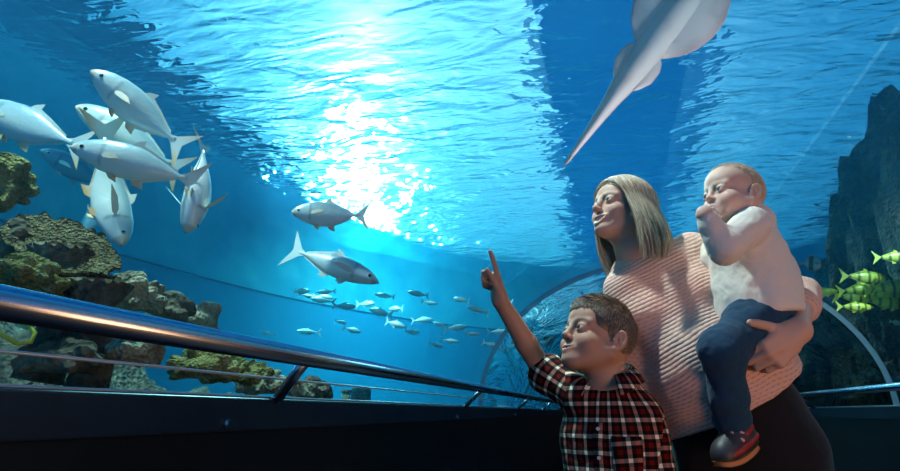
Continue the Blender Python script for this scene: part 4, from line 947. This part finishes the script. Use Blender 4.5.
    if detail:
        for sg in (-1, 1):
            w0 = lerp(pr['wid'], .25)*ws*.92
            finm('pectoral_fin', [(.25, -.005), (.29, .018), (.36, .012), (.42, -.030), (.34, -.035), (.27, -.030)], lambda s_, z_: .25 if s_ < .4 else .5, sg*w0, (sg*.9*pec, 1), .006)
            finm('pelvic_fin', [(.29, bz_(.29)+.015), (.33, bz_(.32)-.030), (.37, bz_(.36)-.035), (.36, bz_(.35)+.012)], lambda s_, z_: .7, sg*.012, (sg*.3, 1), .005)
            bm = bmesh.new(); r_ = .020*L_; bmesh.ops.create_uvsphere(bm, u_segments=14, v_segments=12, radius=r_)
            c = P_(.095, sg*lerp(pr['wid'], .095)*ws*.80, .022); d = (M.to_3x3() @ Vector((0, sg, 0))).normalized(); bm.transform(Matrix.Translation(c) @ d.to_track_quat('Z', 'Y').to_matrix().to_4x4())
            me = bpy.data.meshes.new('eye')
            for f in bm.faces: f.smooth = True; f.material_index = 0 if (f.calc_center_median()-c).normalized().dot(d) > .80 else 1
            bm.to_mesh(me); me.materials.append(m_fisheye); me.materials.append(m_eyering); link(bpy.data.objects.new('eye', me), root)
        b = MB(); b.tube([P_(.004, -.012, -.008), P_(.0, 0, -.004), P_(.004, .012, -.008)], .0035*L_, 6); b.build('mouth', mat_mouth, root, True)
    return root
mat_mouth = mat('fish_mouth', (.25, .18, .12), .5)
A = lambda *p: at(*p)
G = 'silver fish schooling above the reef'
fish('silver_pompano', 'topmost silver fish of the school, swimming up left with its forked tail at lower right', 'fish', A(90, 70, 2.00), A(187, 153, 2.15), dv(.6, .1, .7), bend=.25, group=G)
fish('silver_pompano', 'silver fish with a yellow snout tucked below the topmost fish of the school', 'fish', A(75, 106, 2.30), A(184, 172, 2.38), dv(.45, 0, .8), hs=.95, bend=-.15, group=G)
fish('silver_pompano', 'large silver fish in the middle of the school with orange fin tips', 'fish', A(70, 147, 1.90), A(203, 181, 1.98), dv(.2, -.1, 1), hs=.92, bend=-.2, group=G)
fish('silver_pompano', 'silver fish at the left picture edge with a dark back and orange fins', 'fish', A(-30, 104, 2.10), A(92, 152, 2.14), dv(.35, 0, .9), hs=1.0, bend=.1, group=G, col=((.30, .42, .50), (.70, .78, .80), (.85, .50, .15)))
fish('silver_pompano', 'pale fish diving head first beside the school, seen from its belly with fins spread', 'fish', A(186, 233, 2.00), A(219, 139, 2.15), dv(.1, 1, .2), ws=1.55, bend=.25, pec=1.3, group=G, col=((.55, .66, .68), (.92, .94, .92), (.85, .62, .20)))
fish('silver_pompano', 'pale fish curling downwards under the school with its tail up', 'fish', A(122, 246, 2.05), A(92, 166, 2.25), dv(.75, .6, .1), hs=1.0, ws=1.15, bend=-.9, group=G)
fish('silver_pompano', 'bluish fish half hidden behind the curling pale fish, just above the plate coral', 'fish', A(84, 234, 2.75), A(116, 180, 2.9), dv(-.8, .2, .3), hs=1.1, group=G, col=((.18, .40, .48), (.50, .72, .78), (.6, .6, .5)))
fish('silver_pompano', 'shadowed fish in the dark water behind the left side of the school', 'fish', A(40, 150, 3.2), A(112, 190, 3.4), dv(.4, 0, .9), group=G, col=((.10, .24, .36), (.20, .38, .48), (.4, .4, .4)))  # shade of the dark water put into this fish's colours
fish('silver_pompano', 'lone silver fish swimming left in open water, orange edged tail', 'fish', A(291, 212, 2.60), A(369, 219, 2.66), dv(-.05, 0, 1), hs=1.12, bend=.2, group='pair of silver fish in open water')
fish('silver_pompano', 'slender silver fish swimming right below the lone silver fish', 'fish', A(379, 283, 2.60), A(284, 244, 2.7), dv(.25, .1, .95), hs=.72, bend=.15, group='pair of silver fish in open water', col=((.55, .68, .72), (.88, .92, .92), (.7, .75, .7)))
# far school in the haze
random.seed(21)
far = [(300, 291), (322, 300), (326, 292), (308, 296), (366, 304), (380, 312), (397, 309), (418, 294), (422, 320), (441, 325), (411, 332), (455, 328), (450, 341), (472, 334), (268, 333), (308, 332), (322, 297), (352, 330), (340, 322), (395, 324), (430, 303), (478, 310), (498, 332), (505, 300), (520, 345), (535, 310), (515, 318), (462, 300), (385, 296), (345, 306), (492, 345), (436, 345)]
ffar = []
for i, (x, y) in enumerate(far):
    d = random.uniform(4.9, 6.2); ln = random.uniform(13, 24); fl = random.choice((-1, 1, 1)); sl = random.uniform(-.1, .35)
    ffar.append(fish('schooling_fish', 'small pale blue fish in the distant school beyond the handrail', 'fish', A(x+fl*ln/2, y+fl*ln/2*sl, d), A(x-fl*ln/2, y-fl*ln/2*sl, d+random.uniform(-.15, .15)), dv(0, 0, 1), hs=.75, bend=random.uniform(-.3, .3), group='distant school of small pale fish', detail=False, col=((.60, .80, .82), (.92, 1, 1), (.8, .9, .9))))
for lab, x, y, r_ in (('small round pale fish just above the boy\'s forearm', 559, 307, 9), ('round pale fish between the boy\'s forearm and face', 545, 338, 15)):
    fish('spadefish', lab, 'fish', A(x-r_*.6, y, 6.7), A(x+r_*.6, y-2, 6.75), dv(0, 0, 1), 'disc', hs=1.1, detail=False, col=((.35, .62, .62), (.70, .88, .85), (.5, .7, .6)), bars=16)
# fish on the right: banded disc fish and the yellow ones with dark bars
fish('banded_fish', 'round grey fish with dark bands behind the toddler\'s back', 'fish', A(826, 264, 4.4), A(798, 263, 4.5), dv(0, 0, 1), 'disc', hs=.95, col=((.45, .50, .45), (.62, .62, .52), (.2, .2, .18)), bars=15)
YE = ((.55, .68, .05), (.85, .92, .18), (1, .85, .04))
yl = [(884, 279, 845, 275, 'topmost yellow-green fish of the group on the right'), (876, 288, 842, 291, 'yellow-green fish in the second row of the group on the right'), (874, 300, 838, 295, 'yellow fish in the middle of the group with blue-grey flanks'),
      (869, 308, 841, 306, 'lowest green fish of the group on the right'), (905, 306, 866, 299, 'yellow fish with dark bars cut by the right picture edge'), (833, 291, 812, 294, 'green fish swimming alone above the tunnel rib'),
      (909, 285, 868, 289, 'yellow fish with dark bars behind the others at the right edge'), (912, 257, 878, 257, 'pale yellow-green fish swimming above the group at the right edge'), (899, 296, 862, 292, 'yellow fish overlapped in the centre of the group')]
for i, (x0, y0, x1, y1, lab) in enumerate(yl):
    d = 4.15 + .12*(i % 3) - (.4 if i == 7 else 0); fish('yellow_striped_fish', lab, 'fish', A(x0+5, y0, d), A(x1-5, y1, d+.06), dv(.05, 0, 1), hs=.92 if i != 5 else 1.0, bend=.1, bars=34 if i != 5 else 0, col=YE, group='yellow fish with dark bars on the right')
fish('pale_fish', 'tiny white fish near the bottom of the right-hand reef', 'fish', A(902, 324, 4.2), A(889, 321, 4.2), dv(0, 0, 1), hs=1.2, detail=False, col=((.6, .68, .65), (.8, .85, .8), (.7, .7, .6)))
# guitarfish gliding over the tunnel, belly down
m_ray = tint_mat('ray_skin', .55, 0, .4, .2, 160)
tl, hd_ = A(564, 166, 2.95), A(735, -69, 2.62); Lr = (hd_-tl).length; ax = (hd_-tl).normalized(); vw = (A(650, 45, 1) - A(650, 45, 0)).normalized(); up_r = (vw - ax*vw.dot(ax)).normalized()
Mr = Matrix(frame(tl, ax, up_r, Lr).tolist()); root = empty('guitarfish', (tl+hd_)/2); tag(root, 'pale guitarfish gliding over the tunnel, belly towards the glass, long tapering tail', 'ray'); off = -root.location
hw = [(0, .3), (.02, 2.2), (.1, 3.6), (.2, 6), (.3, 9), (.37, 12.5), (.45, 16), (.52, 17), (.56, 18), (.62, 20), (.75, 18), (.88, 10), (.96, 5), (1, .5)]
th = [(0, .3), (.1, 3), (.3, 7), (.5, 11), (.7, 12), (.85, 8), (1, .5)]
def loft(nm, t0, t1, half, thk, n=50, nr=26, yofs=lambda t: 0, parent=root, wave=0):
    V_ = []; F_ = []; C_ = []
    for i in range(n):
        t = t0 + (t1-t0)*i/(n-1); w_, h_ = max(half(t), .15)/290, max(thk(t), .1)/290
        for j in range(nr):
            a = 2*PI*j/nr; x = math.cos(a); z = math.sin(a); ex = abs(x)
            y_ = yofs(t)/290 + math.copysign(ex**.8, x)*w_; zz = z*h_*(1-.6*ex) + wave*math.sin(t*26 + y_*20)*ex**2/290
            V_.append(Mr @ Vector((t, y_, zz)) + off)
            e = ex**6; c = np.array((.82, .68, .68))*(1-e) + np.array((.62, .36, .38))*e
            if z > .1: c = c*.25 + np.array((.30, .26, .20))*.75
            C_.append(c*(1 - .10*(noise.noise(Vector((t*14, y_*30, 1))) > .25)))
    for i in range(n-1):
        for j in range(nr): F_.append((i*nr+j, i*nr+(j+1) % nr, (i+1)*nr+(j+1) % nr, (i+1)*nr+j))
    F_.append(tuple(range(nr-1, -1, -1))); F_.append(tuple((n-1)*nr+j for j in range(nr)))
    o = mobj(nm, V_, F_, m_ray, parent); set_tint(o, np.array(C_)); return o
loft('body', 0, 1, lambda t: lerp(hw, t), lambda t: lerp(th, t), 70)
disc = [(.50, 1), (.515, 14), (.53, 20), (.57, 33), (.62, 42), (.68, 47), (.74, 47), (.80, 40), (.87, 27), (.94, 13), (.98, 4)]
loft('pectoral_disc', .505, .98, lambda t: lerp(disc, t), lambda t: 5, 50, wave=2.5)
for sg in (-1, 1):
    loft('pelvic_fin', .375, .53, lambda t: lerp([(.375, .3), (.39, 4), (.43, 9), (.48, 11), (.51, 9), (.53, 2)], t), lambda t: 2.6, 24, 16, yofs=lambda t: sg*lerp([(.375, 13), (.43, 15), (.48, 13.5), (.53, 10)], t))
def plate_fin(nm, pts, th_=.004):
    n = len(pts); V_ = [Mr @ Vector((t, sg*th_/2, z)) + off for sg in (1, -1) for t, z in pts]
    F_ = [tuple(range(n)), tuple(range(2*n-1, n-1, -1))] + [(i, n+i, n+(i+1) % n, (i+1) % n) for i in range(n)]
    o = mobj(nm, V_, F_, m_ray, root, False); set_tint(o, np.tile((.45, .38, .34), (2*n, 1)))
plate_fin('dorsal_fin', [(.36, .015), (.30, .060), (.27, .055), (.29, .015)]); plate_fin('dorsal_fin', [(.22, .010), (.17, .048), (.145, .044), (.16, .010)])
plate_fin('tail_fin', [(.07, .004), (.03, .035), (-.01, .030), (-.012, 0), (0, -.012), (.06, -.004)])
# ---------------------------------------------------------------- rocks and corals
def rock_mat(name, c1, c2, c3, sc_=7, bump=.8):
    m = mat(name, c1, .9, 0, .2); b = m.node_tree.nodes['Principled BSDF']; co_ = coords(m)
    n = nd(m, 'ShaderNodeTexNoise', Scale=sc_, Detail=6, Roughness=.65); lk(m, co_, n.inputs['Vector'])
    lk(m, ramp(m, n.outputs[0], [(.35, c1), (.52, c2), (.68, c3)]), b.inputs['Base Color'])
    v = nd(m, 'ShaderNodeTexVoronoi', Scale=sc_*8); lk(m, co_, v.inputs['Vector']); mm = nd(m, 'ShaderNodeMath', operation='ADD'); lk(m, v.outputs['Distance'], mm.inputs[0]); lk(m, n.outputs[0], mm.inputs[1])
    bp_ = nd(m, 'ShaderNodeBump', Strength=bump, Distance=.02); lk(m, mm.outputs[0], bp_.inputs['Height']); lk(m, bp_.outputs[0], b.inputs['Normal']); return m
m_rock = rock_mat('reef_rock', (.05, .05, .035), (.14, .13, .09), (.34, .33, .22)); m_pale = rock_mat('pale_coral_rock', (.14, .13, .09), (.42, .40, .26), (.70, .68, .48), 10)
m_olive = rock_mat('olive_coral', (.10, .10, .03), (.30, .30, .10), (.55, .55, .22), 14); m_plate = rock_mat('plate_coral', (.10, .095, .045), (.24, .22, .11), (.46, .42, .22), 16); m_dark = rock_mat('dark_rock', (.02, .022, .018), (.09, .07, .045), (.28, .20, .11), 4.5)
_rc = {}
def rock(name, p, size, seed, m, label, cat='rock', group=None, amp=.35, sub=4, fr=1.6, rot=0):
    if sub not in _rc:
        bm = bmesh.new(); bmesh.ops.create_icosphere(bm, subdivisions=sub, radius=1); _rc[sub] = ([v.co.copy() for v in bm.verts], [tuple(v.index for v in f.verts) for f in bm.faces])
    V0, F0 = _rc[sub]; V_ = []; sd = Vector((seed*3.1, seed*1.7, -seed))
    for v in V0:
        q = v*fr + sd; k_ = 1 + amp*(noise.noise(q) + .5*noise.noise(q*2.3) + .28*noise.noise(q*5) + .16*abs(noise.noise(q*10)))
        V_.append(Vector((v.x*size[0], v.y*size[1], v.z*size[2]))*k_)
    o = mobj(name, V_, F0, m); o.location = p; o.rotation_euler = (0, 0, rot); return tag(o, label, cat, group)
def lump(name, p, n, r, spread, m, label, cat='coral', group=None, up=1.3, seed=0, h=.010):
    """knobbly coral: a base with many rounded knobs, one surface"""
    rn = random.Random(seed); S = SDF(); p = V3(p); S.ell(p, (spread[0]*.8, spread[1]*.8, spread[2]*.7), k=.02)
    for i in range(n):
        a = rn.uniform(0, 2*PI); e = rn.uniform(-.35, 1.0)*PI/2; d = np.array([math.cos(a)*math.cos(e), math.sin(a)*math.cos(e), math.sin(e)]); q = p + d*V3(spread)*.8; rr = r*rn.uniform(.6, 1.25)
        S.cone(p + d*V3(spread)*.5, q + d*r*up, rr*1.0, rr*.85, k=.012)
    o, _ = sobj(S, name, m, None, h, None, 1, p); return tag(o, label, cat, group)
def onx(px, py, X): r = ray(px, py); return r*(X/r.x) + Vector((0, 0, CZ))
# left reef: a bank of rocks from the tank floor, lower towards the right
rs = [(10, 300, -1.75, .34), (60, 320, -1.62, .30), (105, 322, -1.80, .30), (-20, 230, -2.15, .36), (150, 345, -1.66, .24), (185, 352, -1.90, .27), (218, 372, -1.66, .20), (20, 362, -1.45, .17), (80, 366, -1.42, .17), (125, 372, -1.45, .14), (170, 384, -1.42, .14), (245, 392, -1.60, .17), (278, 399, -1.75, .17), (300, 400, -2.0, .17), (30, 372, -1.75, .26), (90, 374, -1.80, .26), (150, 380, -1.85, .26), (205, 384, -1.95, .26), (250, 390, -2.1, .26)]
rl = ['boulder behind the knobbly yellow-green coral at far left', 'boulder under the broad plate coral', 'boulder below the right tip of the plate coral', 'tall boulder at the left picture edge behind the olive coral column', 'boulder just over the handrail right of the plate coral', 'rounded boulder at the right end of the ridge over the handrail', 'isolated boulder seen below the handrail left of the first bracket', 'boulder behind the yellow whip coral', 'boulder close to the glass right of the yellow whip coral', 'boulder close to the glass under the pale knobbly coral', 'low boulder close to the glass before the yellowish coral', 'low boulder beneath the light olive coral mound', 'low boulder behind the first handrail bracket', 'far low boulder right of the first handrail bracket', 'deep dark boulder filling the bank behind the yellow whip coral', 'deep boulder at the foot of the bank under the plate coral', 'deep boulder at the foot of the bank below the pale coral', 'deep boulder at the foot of the bank behind the yellowish coral', 'deep boulder at the foot of the bank near the first bracket']
for i, (x, y, X, s_) in enumerate(rs):
    c = onx(x, y + (30 if 90 < x < 200 else 16), X-.22); top_ = c.z; zc = (top_ + .2)/2
    rock('reef_rock', (c.x, c.y, zc - .0), (s_, s_*1.15, (top_-.2)/2*.86), i+1, m_rock, 'brown ' + rl[i], 'rock', 'reef boulders in the bank on the left', .26, 5 if i < 8 else 4, 2.0)
# plate coral leaning over the bank
def plate(px, py, d, rx, ry, nrm, xax, seed, label, m=m_plate, stalk=True):
    c = at(px, py, d); n_ = Vector(nrm).normalized(); x_ = Vector(xax); x_ = (x_ - n_*x_.dot(n_)).normalized(); y_ = n_.cross(x_)
    root = empty('plate_coral', c); tag(root, label, 'coral'); nr, nt_ = 16, 120; V_ = []; F_ = []
    for side in (1, -1):
        for i in range(nr+1):
            for j in range(nt_):
                a = 2*PI*j/nt_; f_ = i/nr; rr = f_*(1 + .16*noise.noise(Vector((math.cos(a)*2.2, math.sin(a)*2.2, seed))) + .10*noise.noise(Vector((math.cos(a)*9, math.sin(a)*9, seed+4)))*f_ + .05*noise.noise(Vector((math.cos(a)*22, math.sin(a)*22, seed+9)))*f_)
                z = .10*rx*f_*f_*1.2 + .010*noise.noise(Vector((rr*math.cos(a)*6, rr*math.sin(a)*6, seed))) + side*(.012*(1-.6*f_)) + .004*noise.noise(Vector((rr*math.cos(a)*25, rr*math.sin(a)*25, seed)))
                V_.append(x_*rr*rx*math.cos(a) + y_*rr*ry*math.sin(a) + n_*z)
    K = (nr+1)*nt_
    for s_ in (0, 1):
        for i in range(nr):
            for j in range(nt_):
                q = (s_*K+i*nt_+j, s_*K+i*nt_+(j+1) % nt_, s_*K+(i+1)*nt_+(j+1) % nt_, s_*K+(i+1)*nt_+j); F_.append(q if s_ else q[::-1])
    for j in range(nt_): F_.append((nr*nt_+j, nr*nt_+(j+1) % nt_, K+nr*nt_+(j+1) % nt_, K+nr*nt_+j))
    mobj('plate', V_, F_, m, root)
    b = MB(); b.tube([Vector((0, 0, -.32)), Vector((.02, .01, -.18)), Vector((0, 0, -.06)), -n_*.0], [.055, .040, .045, .08], 16); b.build('stalk', m_rock, root, True); return root
plate(62, 250, 1.50, .155, .085, dv(.28, -.72, .60), dv(.85, .1, -.52), 3, 'broad brown plate coral leaning right under the school of fish')
plate(98, 284, 1.45, .055, .035, dv(.2, -.6, .75), dv(1, 0, -.2), 8, 'small plate coral shelf below the broad plate coral')
# knobbly corals
def L3(px, py, d): return tuple(at(px, py, d))
lump('knobbly_coral', L3(2, 192, 1.62), 26, .020, (.055, .05, .085), m_olive, 'knobbly olive coral column at the left picture edge', seed=1, h=.007)
lump('knobbly_coral', L3(12, 248, 1.50), 18, .016, (.045, .045, .05), m_rock, 'dark knobbly coral between the left edge column and the plate coral', seed=2, h=.007)
lump('knobbly_coral', L3(22, 281, 1.32), 70, .013, (.085, .08, .040), m_olive, 'yellow-green knobbly coral just above the handrail at far left', seed=3, h=.006)
lump('knobbly_coral', L3(132, 299, 1.72), 40, .018, (.075, .07, .05), m_pale, 'grey knobbly coral above the handrail right of the plate coral', seed=4, h=.007)
lump('knobbly_coral', L3(168, 313, 1.86), 26, .018, (.06, .06, .04), m_rock, 'dark knobbly coral above the handrail between two paler ones', seed=5, h=.008)
lump('knobbly_coral', L3(206, 322, 2.05), 16, .022, (.045, .05, .030), m_pale, 'small pale coral head peeking over the middle of the handrail', seed=6, h=.007)
lump('knobbly_coral', L3(122, 352, 1.45), 50, .013, (.09, .08, .04), m_pale, 'pale knobbly coral seen below the handrail near the left', seed=7, h=.006)
lump('knobbly_coral', L3(205, 368, 1.72), 60, .014, (.10, .10, .045), m_olive, 'yellowish knobbly coral seen through the strip below the handrail', seed=8, h=.007)
lump('knobbly_coral', L3(236, 374, 1.90), 60, .014, (.11, .10, .035), m_olive, 'light olive coral mound left of the first handrail bracket', seed=9, h=.007)
lump('knobbly_coral', L3(268, 386, 2.15), 44, .016, (.12, .10, .040), m_pale, 'pale coral mound tapering off behind the first handrail bracket', seed=10, h=.008)
lump('knobbly_coral', L3(60, 362, 1.32), 40, .012, (.10, .07, .035), m_rock, 'dark low coral crust near the glass at far left', seed=12, h=.007)
lump('knobbly_coral', L3(310, 394, 2.5), 24, .020, (.08, .08, .04), m_rock, 'blue-grey rock head just right of the first handrail bracket', seed=13, h=.009)
b = MB(); b.tube([at(-12, 326, 1.2), at(2, 335, 1.21), at(18, 344, 1.22), at(31, 342, 1.23), at(35, 333, 1.24), at(29, 326, 1.25), at(20, 324, 1.27)], [.0045]*6 + [.003], 10)
b.build('sea_whip', mat('sea_whip', (.62, .72, .06), .5), None, True); tag(bpy.data.objects['sea_whip'], 'thin yellow-green whip coral curling behind the glass at far left', 'coral')
# pipe stub and weathered block on the sand, seen right of the first bracket
c = onx(362, 396, -1.75); b = MB(); b.box((c.x-.07, c.y-.05, .2), (c.x+.05, c.y+.06, c.z+.055)); o = b.build('concrete_block', m_rock); bevel(o, .015, 3); tag(o, 'tall weathered grey block standing behind the glass below the handrail', 'block')
c = onx(346, 396, -1.55); b = MB(); b.tube([(c.x, c.y, .2), (c.x, c.y, c.z+.02)], .026, 18); b.tube([(c.x, c.y, c.z+.02), (c.x, c.y, c.z+.036)], .034, 18); tag(b.build('pipe_stub', m_pale, None, True), 'short round pipe stub beside the weathered grey block', 'pipe')
# right reef: dark cliffs rising to the surface
for i, (x, y, d, s_, zt) in enumerate([(885, 150, 5.2, (.75, .8), 3.45), (915, 110, 4.2, (.62, .7), 3.5), (862, 230, 6.6, (.7, .8), 2.6), (905, 300, 4.9, (.55, .6), 1.85), (850, 345, 6.6, (.9, .9), 1.85), (800, 345, 8.2, (1.1, .9), 1.9), (760, 330, 9.4, (1.2, .9), 2.3)]):
    c = at(x, y, d); c.x = max(c.x, TC+TA+.10+s_[0]*1.15)
    rock('reef_cliff', (c.x, c.y, zt/2+.05), (s_[0], s_[1], zt/2), 40+i, m_dark, ['dark cliff of reef rock reaching to the surface at upper right', 'nearest dark reef cliff at the right picture edge', 'dark rock pinnacle behind the yellow fish', 'dark reef outcrop below the pale yellow-green fish', 'low dark reef mound beyond the right handrail', 'far dark reef mound behind the tunnel rib', 'farthest dark reef mound behind the woman'][i], 'rock', 'dark reef cliffs on the right', .24, 5, 2.4)
